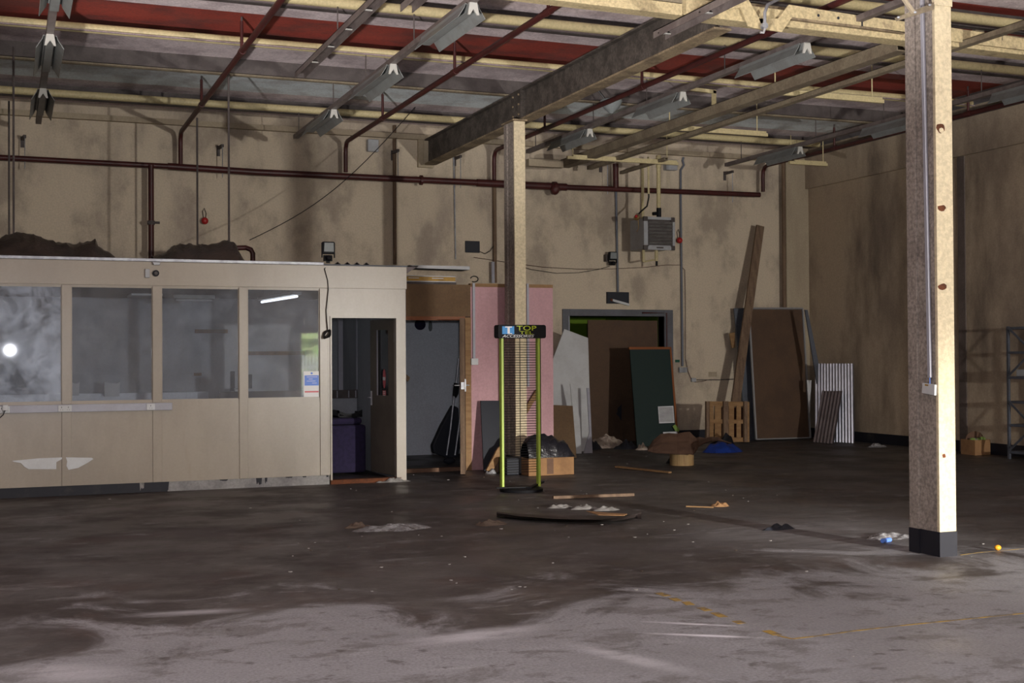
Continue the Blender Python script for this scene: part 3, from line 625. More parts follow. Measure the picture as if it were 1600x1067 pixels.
for a, c, lab in (((88, -40), (90, 27), 'strip light cut off by the top left edge'), ((82, 62), (77, 120), 'middle strip light of the far left row'), ((69, 145), (65, 187), 'far left row strip light nearest the back wall')):
    y0, y1 = yrange(a, c); fitting(x, y0, y1, lab)
x = P(462, 217, Z=zt0).x
trunk(x, 3, P(462, 217, Z=zt0).y, 'lighting trunking left of the dark roof beam, with three lights')
for a, c, lab in (((750, 14), (681, 80), 'strip light nearest the camera left of the roof beam'), ((622, 108), (571, 158), 'middle strip light left of the roof beam'), ((533, 178), (493, 213), 'small far strip light left of the roof beam')):
    y0, y1 = yrange(a, c); fitting(x, y0, y1, lab)
x = P(468, 122, Z=zt0).x
trunk(x, 3, P(468, 122, Z=zt0).y, 'empty slotted trunking ending in mid air between the two left light rows', w=.11, h=.07, slotted=True)
q_ = P(635, 18, Z=zt0)
trunk(q_.x, 3, q_.y, 'short empty yellowish channel end at the top centre', w=.12, h=.08, slotted=True)
x = P(1060, 148, Z=zt0).x-.03
trunk(x, 3, 18.7, 'lighting trunking right of the dark roof beam')
for a, c, lab in (((1255, 74), (1130, 120), 'strip light nearest the camera right of the roof beam'), ((1064, 150), (975, 183), 'middle strip light right of the roof beam'), ((920, 207), (850, 235), 'strip light beside the top of the middle column')):
    y0, y1 = yrange(a, c); fitting(x, y0, y1, lab)
x = P(1240, 232, Z=zt0).x
trunk(x, 3, P(1112, 259, Z=zt0).y, 'lighting trunking nearest the right wall')
for a, c, lab in (((1680, 112), (1500, 158), 'strip light cut off by the right edge'), ((1418, 186), (1305, 212), 'strip light just left of the foreground column'), ((1243, 234), (1157, 256), 'strip light nearest the back right corner')):
    y0, y1 = yrange(a, c); fitting(x, y0, y1, lab)
# ------------------------------------------------ deep cream-grey channels
def channel(x, y0, y1, z, w, h, lab, open_=True):
    t = MB().box(x, x+w, y0, y1, z, z+.012).box(x, x+.012, y0, y1, z+.012, z+h).box(x+w-.012, x+w, y0, y1, z+.012, z+h).box(x, x+w, y0, y1, z+h-.006, z+h)
    return tag(t.build('steel_channel', 'chan'), lab, 'channel', 'long steel channels running in depth')
p_ = P(876, 262, Z=4.62)
channel(p_.x, 10.6, p_.y, 4.62, .15, .13, 'deep cream-grey channel running from the cross beam to the back wall')
tag(MB().box(P(822, 250, Y=p_.y).x, p_.x, p_.y-.12, p_.y, P(850, 262, Y=p_.y).z, P(850, 251, Y=p_.y).z).build('short_cross_channel', 'pale'), 'short cream box channel joining the middle column to the deep channel', 'channel')
p_ = P(917, 265, Z=4.62)
channel(p_.x, 5, p_.y, 4.62, .09, .06, 'narrow cream-grey channel passing behind the foreground column')
p_ = P(968, 272, Z=4.62); 
channel(p_.x, P(1030, 250, Z=4.62).y, p_.y, 4.62, .06, .05, 'short narrow channel close to the red pipe above the doorway')
p_ = P(1026, 60, Z=4.45)
trunk(p_.x+.03, 4, p_.y, 'cream-grey slotted channel crossing under the cross beam at top centre', w=.13, h=.07, z=4.48, slotted=True, group='slotted channels hung below the beams')
# hung cream battens with two wires
def hung(a, b, Z, lab, r=.028, wires=((0.03), (.93))):
    A, B = P(*a, Z=Z), P(*b, Z=Z); B.y = A.y
    t = thing('hung_batten', (A+B)/2, lab, 'batten', 'cream battens hung on wires')
    MB().bar(A, B, .05, .045).bar(A+Vector((.1, 0, .035)), B+Vector((-.02, 0, .035)), .03, .03).build('batten_body', 'cream', t)
    for w in (.05, .9):
        p = A.lerp(B, w); MB().tube([p+Vector((0, 0, .04)), Vector((p.x, p.y, min(Z+.45, 5.28)))], .008, 6).build('hanger_wire', 'cream', t)
    return t
hung((1202, 144), (1376, 160), 4.72, 'cream batten on two wires in front of the red roof board')
hung((1038, 200), (1192, 213), 4.72, 'cream batten on two wires crossing the pale blue roof board')
hung((886, 246), (1052, 258), 4.62, 'long cream batten above the wall heater')
hung((1233, 254), (1290, 258), 4.62, 'small cream batten near the back right corner')
# elbow cream conduit
tag(MB().bar(P(1070, 138, Y=14.3), P(1118, 144, Y=14.3), .045, .045).bar(P(1115.5, 142, Y=14.3), P(1115.5, 174, Y=14.3), .045, .045, up=(0, 1, 0)).build('elbow_conduit', 'cream'), 'square cream elbow conduit dropping in front of the deep channel', 'conduit')
# clear smashed globe and bits
p_ = P(955, 163, Y=15.9)
t = thing('globe_lamp', p_, 'hanging dusty glass lamp under the pale blue roof board', 'lamp')
MB().tube([p_+Vector((0, 0, -.13)), p_+Vector((0, 0, -.05)), p_+Vector((0, 0, .04)), p_+Vector((0, 0, .06))], [.02, .11, .16, .15], 16).build('globe', 'bulb', t, smooth=True)
MB().tube([p_+Vector((-.1, .0, .07)), p_+Vector((-.2, .02, .2)), p_+Vector((-.22, .02, .34))], .014, 6).build('lamp_cord', 'blackwire', t)
# fan motor and duct at the top right
t = thing('extractor_motor', P(1520, 30, Y=11.3), 'black extractor motor hanging behind the foreground column top', 'motor')
a = P(1523, 27, Y=11.5)
MB().tube([a+Vector((-.02, -.2, 0)), a+Vector((0, .12, 0))], .1, 18).build('motor_body', 'blackp', t, smooth=True)
MB().bar(P(1490, 32, Y=11.35), P(1512, 22, Y=11.35), .16, .14).build('motor_mount', 'chan', t)
t = thing('curved_hanger', P(1535, 40, Y=11.2), 'cream curved steel hanger beside the black extractor motor', 'bracket')
MB().slab([P(x, y, Y=11.2) for x, y in ((1530, 9), (1585, 14), (1570, 18), (1548, 26), (1541, 34), (1537, 52), (1524, 50), (1526, 38), (1532, 26))], (0, .06, 0)).build('hanger_plate', 'chan', t)
# ================================================================== COLUMNS
def column(x0, x1, y0, y1, ztop_, lab, zblk, ft=.03, web=.06):
    t = thing('steel_column', ((x0+x1)/2, (y0+y1)/2, 0), lab, 'column', 'H-section columns')
    xm = x1-.05
    fw = .014
    def H(b, c_, z0, z1, e=0):
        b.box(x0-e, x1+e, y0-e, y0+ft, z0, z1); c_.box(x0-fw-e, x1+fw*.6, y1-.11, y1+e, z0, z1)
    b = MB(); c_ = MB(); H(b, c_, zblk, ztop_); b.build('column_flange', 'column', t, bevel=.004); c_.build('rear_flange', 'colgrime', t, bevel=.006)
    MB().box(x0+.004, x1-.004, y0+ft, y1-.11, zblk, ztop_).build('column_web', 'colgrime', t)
    b = MB(); H(b, b, 0, zblk, .003); b.box(x0+.001, x1-.001, y0+ft, y1-.11, 0, zblk); b.build('painted_base', 'black', t)
    return t
a = P(1468, 871, Z=0)
nx0, nx1, ny0, ny1 = 6.414, 6.568, 7.58, 7.905
c1_ = column(nx0, nx1, ny0, ny1, 5.2, 'pale foreground column with black painted base on the right', P(1480, 831, Y=ny0).z)
q = MB()
for z, w, h in ((P(1470, 200, Y=ny0).z, .05, .045), (P(1475, 325, Y=ny0).z, .05, .03), (P(1475, 448, Y=ny0).z, .05, .03), (P(1476, 712, Y=ny0).z, .02, .02)):
    n = 12; cx_ = nx0+.045
    q.slab([(cx_+w*(.8+.3*noise.noise(Vector((k*1.3, z, 0))))*math.cos(2*PI*k/n), ny0-.0015, z+h*(.8+.5*noise.noise(Vector((k*2.1, z, 5))))*math.sin(2*PI*k/n)) for k in range(n)], (0, .001, 0))
q.build('rust_patch', 'rust', c1_)
q = MB(); z = P(1470, 202, Y=ny0).z
q.slab([(nx0+.05+.022*math.cos(2*PI*k/8), ny0-.004, z-.008+.02*math.sin(2*PI*k/8)) for k in range(8)], (0, .003, 0)); q.build('exposed_plaster', 'column', c1_)
# conduit and switch box in the web recess of the near column
xc = nx0-.012
za, zb_ = P(1440, 20, X=xc).z, P(1455, 590, X=xc).z
ya = P(1453, 590, X=xc).y; yt_ = P(1441, 40, X=xc).y
tag(MB().bar((xc, ya, zb_), (xc, yt_, 4.3), .03, .022, up=(1, 0, 0)).build('plastic_conduit', 'pvc', bevel=.003), 'pale lilac plastic conduit running up the side of the foreground column', 'conduit')
t = thing('socket_box', (xc, ya, zb_-.2), 'white switch box at the foot of the conduit on the foreground column', 'switch box')
b0 = P(1449, 607, X=xc)
R_ = [P(x, y, X=xc-.01) for x, y in ((1441, 598), (1460.5, 601), (1460, 618), (1440, 614))]
MB().slab(R_, (.02, 0, 0)).build('box_body', 'white', t, bevel=.003)
MB().slab([P(x, y, X=xc-.013) for x, y in ((1445, 600), (1450, 601), (1450, 603), (1445, 602.5))], (.002, 0, 0)).build('yellow_label', 'yellow', t)
MB().tube([(xc, ya, zb_), (xc, ya, zb_-.07)], .004, 6).build('cable', 'bluep', t)
# angle bracket bolted around the near column top
t = thing('angle_bracket', P(1440, 20, Y=7.5), 'diagonal cream angle bracket bolted across the top of the foreground column', 'bracket')
MB().slab([P(x, y, Y=ny0-.03) for x, y in ((1401, 27), (1459, 4), (1459, 15), (1404, 32))], (0, .025, 0)).build('bracket_bar', 'chan', t)
MB().slab([P(x, y, Y=ny0-.05) for x, y in ((1408, -6), (1412, -8), (1431, 18), (1427, 21))], (0, .02, 0)).build('brace_rod', 'pale', t)
MB().box(nx0-.01, nx1+.005, ny0-.008, ny0-.001, P(1470, 9, Y=ny0).z, P(1470, 7, Y=ny0).z+.3).build('clamp_plate', 'column', t)
q = MB()
for x, y in ((1404, 27), (1453, 7.5), (1430, 19)): p_ = P(x, y, Y=ny0-.05); q.ball(p_, .014, .01, .01, 8)
q.build('bolt', 'galv', t)
# middle column
mx0, mx1 = P(805, 500, Y=15.42).x, P(822.3, 500, Y=15.42).x
c2_ = column(mx0, mx1, 15.42, 15.76, 4.6, 'slim pale column in the middle holding the dark roof beam', .2)
MB().box(mx0-.03, mx1+.02, 15.38, 15.8, 4.6, 4.62).build('cap_plate', 'flange', c2_)
# ================================================================== WALL ITEMS
def wallbar(pts, r, m_, name, lab, cat, Y=YW-.03, n=8, group=None):
    return tag(MB().tube([P(x, y, Y=Y) for x, y in pts], r, n).build(name, m_, smooth=True), lab, cat, group)
wallbar([(616, 196), (617, 413)], .03, 'timberd', 'wall_pipe', 'tall brown pipe on the back wall from roof down to the office top', 'pipe')
wallbar([(772.5, 291), (773.5, 442)], .035, 'timberd', 'wall_pipe', 'brown pipe on the back wall just left of the middle column', 'pipe')
wallbar([(709, 246), (712, 405)], .012, 'galv', 'wall_conduit', 'thin grey conduit hanging right of the beam end', 'conduit', YW-.02)
wallbar([(770, 409), (770.5, 442)], .03, 'pvc', 'wall_conduit', 'short pale conduit beside the brown pipe', 'conduit', YW-.1)
wallbar([(962.5, 299), (965.5, 456)], .02, 'conduit', 'wall_conduit', 'blue-grey conduit dropping from the main to the dark sign', 'conduit')
wallbar([(1108/1.0-40, 246), (1066.5, 251), (1068.5, 258), (1063.5, 266), (1063.5, 300), (1066.5, 572)], .02, 'conduit', 'wall_conduit', 'long blue-grey conduit down to the socket by the doorway', 'conduit')
wallbar([(1224, 255), (1225.5, 482)], .034, 'timberd', 'wall_pipe', 'brown vertical pipe beside the corner pilaster', 'pipe', YW-.14)
def wbox(name, x0, y0, x1, y1, dep, m_, lab, cat, bevel=.01, group=None, Y=YW):
    a, c = P(x0, y0, Y=Y-dep), P(x1, y1, Y=Y-dep)
    return tag(MB().box(a.x, c.x, Y-dep, Y, c.z, a.z).build(name, m_, bevel=bevel), lab, cat, group)
o = wbox('junction_box', 575, 217, 592, 237, .1, 'heater', 'grey box on the back wall left of the beam end', 'box'); 
o = wbox('junction_box', 1041, 249, 1059, 266, .12, 'heater', 'grey box on the back wall above and right of the heater', 'box')
o = wbox('vent_grille', 727, 376, 750, 395, .02, 'blackmat', 'small black square vent cover on the back wall', 'vent')
a = P(727, 376, Y=YW-.022); c = P(750, 395, Y=YW-.022); q = MB()
q2 = q
wbox('socket_box', 1062, 574, 1074, 582, .06, 'galv', 'metal double socket at the foot of the long conduit', 'socket', .005)
wbox('socket_box', 1081, 590.5, 1088, 596.5, .05, 'heater', 'small beige junction box right of the double socket', 'socket', .005)
wbox('warning_plate', 1055, 562, 1062, 566, .006, 'greenb', 'tiny green plate on the wall right of the green board', 'sign', 0)
wbox('paper_notice', 1107, 581, 1120, 588.5, .003, 'pale', 'faint pinkish paper notice on the back wall', 'notice', 0)
# broken dark sign
a, c = P(949, 456, Y=YW-.05), P(983, 474.5, Y=YW-.05)
t = thing('exit_sign', (a.x/2+c.x/2, YW-.02, c.z), 'broken dark sign box with a dangling white strip over the doorway', 'sign')
MB().box(a.x, c.x, YW-.05, YW, c.z, a.z).build('sign_back', 'blackmat', t)
MB().slab([P(x, y, Y=YW-.065) for x, y in ((957, 467), (984, 474.5), (983, 478), (960, 471.5), (955, 469))], (0, .01, 0)).build('loose_strip', 'white', t)
MB().slab([P(x, y, Y=YW-.068) for x, y in ((954, 466), (958, 467.5), (957, 471), (954, 469.5))], (0, .005, 0)).build('strip_end', 'rust', t)
# pull cord bells
for x, y, lab in ((320, 345, 'red round alarm bell on the back wall above the office'), (1062, 375.5, 'red round alarm bell beside the wall heater')):
    c = P(x, y, Y=YW-.07)
    t = thing('alarm_bell', c, lab, 'alarm bell', 'red round alarm bells')
    MB().ball(c, .055, .045, .055, 14).build('bell_dome', 'redbr', t, smooth=True)
    MB().tube([c+Vector((0, .02, 0)), c+Vector((0, .07, 0))], .035, 12).build('bell_base', 'redpipe', t)
    MB().tube([c+Vector((-.01, .05, .04)), c+Vector((-.025, .05, .15)), c+Vector((0, .05, .2)), c+Vector((.03, .05, .12)), c+Vector((.02, .05, .04))], .006, 6).build('cable_loop', 'greydark', t)
# floodlights
def flood(c, lab, ang=0, y_back=None):
    t = thing('floodlight', c, lab, 'floodlight', 'small black floodlights')
    MB().slab([c+Vector(v) for v in ((-.075, -.02, .015), (.075, -.02, .015), (.07, -.03, .16), (-.07, -.03, .16))], (0, .07, 0)).build('lamp_housing', 'blackp', t, bevel=.006)
    MB().slab([c+Vector(v) for v in ((-.06, -.035, .04), (.06, -.035, .04), (.055, -.042, .145), (-.055, -.042, .145))], (0, .01, 0)).build('lamp_glass', 'bulb', t)
    MB().box(c.x-.08, c.x-.07, c.y-.01, c.y+.02, c.z-.03, c.z+.15).box(c.x+.07, c.x+.08, c.y-.01, c.y+.02, c.z-.03, c.z+.15).build('yoke', 'blackp', t)
    MB().ball(c+Vector((0, -.03, -.035)), .04, .035, .035, 12).box(c.x-.05, c.x+.05, c.y-.0, c.y+.05, c.z-.07, c.z).build('motion_sensor', 'blackp', t)
    return t
c = P(513, 396, Y=14.9); c.z -= .02
t = flood(c, 'black floodlight with sensor standing on the office partition top')
MB().box(c.x-.02, c.x+.02, c.y, c.y+.03, 2.64, c.z-.06).build('mount_stem', 'blackp', t)
MB().tube([c+Vector((-.02, -.03, -.12)), P(507, 420, Y=YP-.025), P(512, 438, Y=YP-.025), P(513, 452, Y=YP-.025), P(509.5, 485, Y=YP-.025), P(510.5, 500, Y=YP-.03), P(512, 517, Y=YP-.03)], .006, 6).build('power_cable', 'blackwire', t, smooth=True)
q = MB()
for k in range(4): q.tube([P(511+5.5*math.cos(2*PI*i/12+k), 522+(5+k*.6)*math.sin(2*PI*i/12+k*.7), Y=YP-.035-k*.008) for i in range(13)], .009, 6)
q.build('cable_coil', 'blackwire', t, smooth=True)
c = P(957.5, 408, Y=YW-.16); t = flood(c, 'black floodlight with sensor on the wall over the dark sign')
MB().box(c.x-.1, c.x-.05, c.y+.05, YW, c.z, c.z+.12).build('wall_plate', 'greydark', t)
# sagging cables
tag(MB().tube([P(x, y, Y=YW-.04) for x, y in ((740, 402), (800, 411), (850, 417.5), (905, 420.5), (960, 420), (1010, 417.5), (1040, 414), (1062, 414))], .005, 6).build('sagging_cable', 'redpipe', smooth=True), 'thin reddish cable sagging across the wall under the heater', 'cable')
tag(MB().tube([P(x, y, Y=YW-.05) for x, y in ((800, 412), (830, 421), (870, 427), (905, 426), (935, 421), (953, 416))], .005, 6).build('sagging_cable', 'blackwire', smooth=True), 'thin black cable sagging from the middle column to the wall floodlight', 'cable')
tag(MB().tube([P(x, y, Y=YW-.03) for x, y in ((1063, 414), (1070, 422), (1071, 470), (1071, 560), (1075, 580), (1079, 590), (1086, 597), (1097, 596), (1108, 593), (1145, 593))], .005, 6).build('sagging_cable', 'redpipe', smooth=True), 'thin red cable looping below the double socket', 'cable')
tag(MB().tube([P(x, y, Y=YW-.04) for x, y in ((1089, 593.5), (1120, 593.5), (1150, 592))], .008, 6).build('wall_cable', 'greydark', smooth=True), 'grey cable running right from the beige junction box', 'cable')
tag(MB().tube([P(660+(-290)*u, 150+0*u, Z=5.0).lerp(P(0, 0, Z=5), 0) if False else P(655-265*u, 160+215*u+28*math.sin(PI*u), Y=18.4-1.2*u) for u in [i/16 for i in range(17)]], .006, 6).build('loose_wire', 'blackwire', smooth=True), 'long loose wire sagging diagonally from roof to the office top', 'wire')
tag(MB().tube([P(740+0*u, 380, Y=YW) if False else P(*q_, Y=YW-.04) for q_ in ((750, 393), (758, 396.5), (766, 392), (771, 384))], .006, 6).build('wall_cable', 'blackwire', smooth=True), 'short black cable looping from the vent cover to the brown pipe', 'cable')
# thin rods to the office roof
for k, (x, y0, y1, Z) in enumerate([(14, 158, 372, 5.1), (21, 73, 366, 5.1), (308, 184, 384, 5.1), (357, 108, 380, 5.1)]):
    a = P(x, y0, Z=Z); 
    if a.y > 17.6: a = P(x, y0, Y=17.6)
    tag(MB().tube([(a.x, a.y, 2.6), a], .014, 6).build('hanging_rod', 'greydark'), ['thin dark rod at the left edge, the paler of the pair', 'thin dark rod at the left edge, the longer of the pair', 'thin rod above the small plastic heap, left of the pair', 'thin rod above the small plastic heap, right of the pair'][k], 'rod', 'thin rods between roof and office top')
# ------------------------------------------------ heater
YH = 18.85
def hp(x, y, dy=0): return P(x, y, Y=YH+dy)
a, c = hp(1006, 338), hp(1055, 391)
t = thing('wall_heater', ((a.x+c.x)/2, YH+.2, c.z), 'grey louvred warm air heater hung on the back wall', 'heater')
zT, zB, xL, xR = a.z, c.z, a.x, c.x
MB().box(xL+.02, xR-.02, YH+.04, YH+.55, zB+.02, zT-.02).build('heater_casing', 'heater', t, bevel=.01)
f = .075
MB().box(xL, xL+f, YH, YH+.04, zB+f, zT-f).box(xR-f*.6, xR, YH, YH+.04, zB+f, zT-f).slab([(xL+f, YH, zT-f*.6), (xR-f, YH, zT-f*.6), (xR-f*.6, YH, zT), (xL+f*.6, YH, zT)], (0, .04, 0)).slab([(xL+f*1.3, YH, zB+f), (xR-f*1.2, YH, zB+f), (xR-f*.5, YH, zB), (xL+f*.5, YH, zB)], (0, .04, 0)).build('front_frame', 'heater', t)
for cxx, czz in ((xL, zB), (xR-f, zB), (xL, zT-f), (xR-f, zT-f)):
    MB().box(cxx-.003, cxx+f+.003, YH-.004, YH+.045, czz-.003, czz+f+.003).build('corner_cap', 'greydark', t, bevel=.012)
MB().box(xL+f, xR-f*.6, YH+.02, YH+.04, zB+f, zT-f*.6).build('heater_back', 'greydark', t)
n = 7
for k in range(n):
    z = zB+f+.02+(zT-zB-2*f)*k/n
    MB().slab([(xL+f+.01, YH+.015, z), (xL+f+.01, YH-.022, z+.026), (xL+f+.01, YH-.018, z+.032), (xL+f+.01, YH+.02, z+.006)], (xR-xL-1.6*f-.02, 0, 0)).build('louvre_slat', 'heaterd', t)
MB().box((xL+xR)/2-.06, (xL+xR)/2+.07, YH-.003, YH+.001, zB+.025, zB+.05).build('name_plate', 'greydark', t)
MB().tube([hp(1029, 336, .2), hp(1029, 246, .2)], .035, 10).tube([hp(1029, 262, .2), hp(1029, 243, .2)], .045, 10).build('flue_pipe', 'cream', t, smooth=True)
MB().tube([hp(1029.5, 341, .2), hp(1029.5, 325, .2)], .042, 10).tube([hp(1020, 334, .2), hp(1030, 333, .2)], .03, 8).build('pipe_union', 'blackp', t)
MB().tube([hp(1004.5, 388, .25), hp(1004, 258, .25)], .025, 8).tube([hp(1005.5, 388, .3), hp(1005.5, 409, .3)], .025, 8).tube([hp(1005.5, 409, .3), hp(1022, 406, .3)], .014, 8).tube([hp(1025.5, 388, .3), hp(1025.5, 408, .3)], .03, 8).build('gas_pipe', 'cream', t, smooth=True)
MB().tube([hp(1026, 406, .3), hp(1026, 415, .3)], .02, 8).build('drain_tap', 'blackp', t)
MB().tube([hp(1013, 245), hp(1013.5, 303), hp(1013.7, 308), hp(1011, 322), hp(1002, 330), hp(998, 334)], .014, 8).build('power_cable', 'blackwire', t, smooth=True)
MB().tube([hp(1013, 245, -.01), hp(1013.5, 303, -.01)], .018, 8).build('cable_conduit', 'cream', t)
MB().ball(hp(995, 340), .05, .06, .05, 10).tube([hp(997, 344), hp(998, 356), hp(995, 362)], .006, 6).build('valve_actuator', 'brass', t, smooth=True)
MB().ball(hp(994, 338, -.05), .028).build('red_knob', 'redbr', t, smooth=True)
# ================================================================== PARTITION ITEMS
t = thing('socket_trunking', (0, YP-.05, .925), 'pale lilac socket trunking under the office windows', 'trunking')
MB().box(-3.9, 1.735, YP-.055, YP-.001, .925, 1.008).build('trunking_body', 'pvc', t, bevel=.004)
for x0_, x1_ in ((P(91, 637, Y=YP-.06).x, P(112, 637, Y=YP-.06).x), (P(229, 635, Y=YP-.06).x, P(242, 635, Y=YP-.06).x), (P(-2, 640, Y=YP-.06).x, P(15, 640, Y=YP-.06).x)):
    s_ = MB().box(x0_, x1_, YP-.066, YP-.055, .93, 1.0).build('socket_plate', 'white', t, bevel=.003)
    q = MB(); n = 2 if x1_-x0_ > .1 else 1
    for k in range(n):
        cx_ = x0_+(x1_-x0_)*(k+.5)/n
        q.box(cx_-.003, cx_+.003, YP-.0675, YP-.0655, .97, .985).box(cx_-.015, cx_-.008, YP-.0675, YP-.0655, .948, .953).box(cx_+.008, cx_+.015, YP-.0675, YP-.0655, .948, .953)
    q.build('socket_slots', 'blackmat', s_)
c = P(8, 637, Y=YP-.08)
MB().box(c.x-.025, c.x+.03, YP-.1, YP-.066, c.z-.03, c.z+.03).build('plug', 'white', t, bevel=.006)
MB().tube([c+Vector((0, -.01, -.02)), P(5, 648, Y=YP-.1), P(-4, 656, Y=YP-.1), P(-14, 660, Y=YP-.1)], .006, 6).build('plug_cable', 'blackwire', t, smooth=True)
for pts, lab in (([(19, 720), (60, 716), (97, 714.5), (97, 717), (88, 722), (88, 733), (45, 733), (38, 729), (33, 723.5), (22, 721.5)], 'left half of the torn white wing-shaped paper on the cream panel'), ([(103, 714.5), (143, 715), (146, 717), (136, 723.5), (122, 731), (107, 734), (104, 728), (105, 721)], 'right half of the torn white wing-shaped paper on the cream panel')):
    tag(MB().slab([P(x, y, Y=YP-.014 if 95 < x < 112 else YP-.014) for x, y in pts], (0, .001, 0)).build('paper_remnant', 'white'), lab, 'torn paper', 'torn paper on the partition')  # thin white wing-shaped patch on the lower cream panel
c = P(230, 427, Y=YP-.03); tag(MB().box(c.x-.024, c.x+.026, YP-.05, YP-.016, c.z-.05, c.z+.05).build('alarm_sensor', 'heater', bevel=.006), 'small grey sensor box on the office fascia, left of the black disc', 'sensor')
c = P(243.5, 427, Y=YP-.03); t = thing('black_siren', c, 'round black sounder on the office fascia', 'sounder')
MB().tube([c+Vector((0, .014, 0)), c+Vector((0, -.02, 0))], .036, 18).build('sounder_body', 'blackp', t); MB().tube([c+Vector((0, -.02, 0)), c+Vector((0, -.03, 0))], .02, 14).build('sounder_cone', 'greydark', t)
c = P(245, 410, Y=YP-.04); tag(MB().slab([(c.x-.05, YP-.06, 2.60), (c.x+.04, YP-.06, 2.60), (c.x+.03, YP-.06, 2.565), (c.x-.035, YP-.06, 2.565)], (0, .024, 0)).build('roof_clip', 'alu', bevel=.005), 'small pale metal clip under the office roof edge', 'clip')
# window sticker
w4 = bpy.data.objects['window_4']
sx0, sx1 = P(474.5, 600, Y=YP+.01).x, P(501, 600, Y=YP+.01).x; sz0, sz1 = P(485, 620, Y=YP+.01).z, P(485, 580, Y=YP+.01).z
t = thing('window_sticker', ((sx0+sx1)/2, YP+.018, sz0), 'blue and white notice sticker in the lower right of the last office window', 'sticker')
MB().box(sx0, sx1-.01, YP+.017, YP+.0195, sz0, sz1).build('sticker_sheet', 'whitep', t)
hh = sz1-sz0
MB().box(sx0+.012, sx1-.022, YP+.0155, YP+.017, sz0+hh*.44, sz0+hh*.84).build('blue_panel', 'bluep', t)
MB().slab([((sx0+sx1)/2-.004+.013*math.cos(2*PI*k/14), YP+.0155, sz0+hh*.92+.013*math.sin(2*PI*k/14)) for k in range(14)], (0, .0015, 0)).build('round_logo', 'bluep', t)
q = MB()
for k, (u0, u1) in enumerate(((.15, .95), (.3, .6), (.15, .8), (.55, .9))): q.box(sx0+.015+(sx1-sx0-.045)*u0, sx0+.015+(sx1-sx0-.045)*u1, YP+.0145, YP+.0155, sz0+hh*(.77-.08*k), sz0+hh*(.785-.08*k))
q.build('white_lines', 'whitep', t)
MB().box(sx0+.014, sx1-.024, YP+.0155, YP+.017, sz0+hh*.17, sz0+hh*.23).build('red_line', 'pinkprint', t)
# smashed marks on the fascia skipped; 3 faint stains under window 4
# plastic heaps on the office roof
def heap(outl, Y0, Y1, mt, lab, name='plastic_sheet_heap'):
    nn = 40; b = MB(); vs = []; ny = 12; zb = 2.6
    xs_ = [o_[0] for o_ in outl]
    for i in range(nn+1):
        px_ = xs_[0]+(xs_[-1]-xs_[0])*i/nn
        for (xa_, ya_), (xb_, yb_) in zip(outl, outl[1:]):
            if xa_ <= px_ <= xb_: py_ = ya_+(yb_-ya_)*(px_-xa_)/(xb_-xa_)
        top = P(px_, py_, Y=(Y0+Y1)/2)
        for j in range(ny+1):
            v = j/ny; y = Y0+(Y1-Y0)*v
            h = max(0, (top.z-zb))*(1-abs(2*v-1)**2.2); h += .05*noise.noise(Vector((px_*.12, v*5, 2)))*math.sin(PI*v)*min(1, (top.z-zb)*6)
            vs.append((top.x+.02*noise.noise(Vector((px_*.2, v*4, 0))), y, zb+max(h, .002)))
    k = ny+1
    b.add(vs, [(i*k+j, (i+1)*k+j, (i+1)*k+j+1, i*k+j+1) for i in range(nn) for j in range(ny)])
    b.add([vs[0], vs[nn*k], vs[nn*k+ny], vs[ny]], [(0, 1, 2, 3)])
    return tag(b.build(name, mt, smooth=True), lab, 'plastic sheet', 'crumpled plastic on the office roof')
heap([(-40, 385), (-10, 378), (5, 370), (25, 364), (45, 366), (62, 369), (75, 376), (100, 380), (112, 385), (124, 379), (146, 376), (152, 385), (165, 394), (179, 403)], 15.1, 16.3, 'tarp', 'large dark crumpled plastic sheet on the left of the office roof')
heap([(236, 401), (250, 398), (268, 388), (280, 382), (300, 383), (330, 382), (348, 377), (362, 377), (368, 386), (375, 404)], 15.1, 16.1, 'tarp', 'smaller brown crumpled plastic sheet on the office roof beside the riser')
# corrugated scraps and planks on the roofs right of the floodlight
def zigzag(b, p0, p1, n, amp, depth, th=.006):
    p0, p1 = Vector(p0), Vector(p1); pts = []
    for i in range(2*n+1): pts.append(p0.lerp(p1, i/(2*n))+Vector((0, 0, amp*(1 if i % 2 else 0))))
    back = [p+Vector((0, 0, -th)) for p in pts[::-1]]
    b.slab(pts+back, depth)
p0 = P(520, 412, Y=YP+.2); p0.z = 2.625; p1 = P(580, 412, Y=YP+.2); p1.z = 2.625
b = MB(); zigzag(b, p0, p1, 4, .045, (.15, .8, 0)); tag(b.build('corrugated_roof_sheet', 'stripe'), 'dark corrugated scrap on the office roof right of the floodlight', 'corrugated sheet')
b = MB(); A = P(634, 427, Y=15.0); 
b.slab([P(x, y, Y=15.2) for x, y in ((634.5, 417), (652, 417), (655, 415), (645, 421), (634.5, 428))], (0, 1.0, 0)); b.build
tag(b.build('corrugated_roof_sheet', 'stripe'), 'dark corrugated sheet end drooping past the office corner', 'corrugated sheet')
tag(MB().slab([P(x, y, Y=16.2) for x, y in ((640, 414), (734, 416), (734, 421.5), (652, 418.8))], (0, .35, 0)).build('metal_strip', 'alu'), 'long pale metal strip resting above the store room front', 'strip')
tp = thing('timber_beam', P(675, 440, Y=16.05), 'yellow painted beam with silver edges lying on the store room top', 'beam')
A, B = P(634.5, 441, Y=16.1), P(711.5, 441, Y=16.1)
zz0, zz1 = P(670, 440.5, Y=16.1).z, P(670, 431, Y=16.1).z
MB().box(A.x-.3, B.x, 16.1, 16.2, zz0+.012, zz1-.012).build('beam_face', 'yellow', tp)
MB().box(A.x-.3, B.x, 16.08, 16.24, zz1-.012, zz1).box(A.x-.3, B.x, 16.08, 16.24, zz0, zz0+.012).build('beam_flange', 'alu', tp)
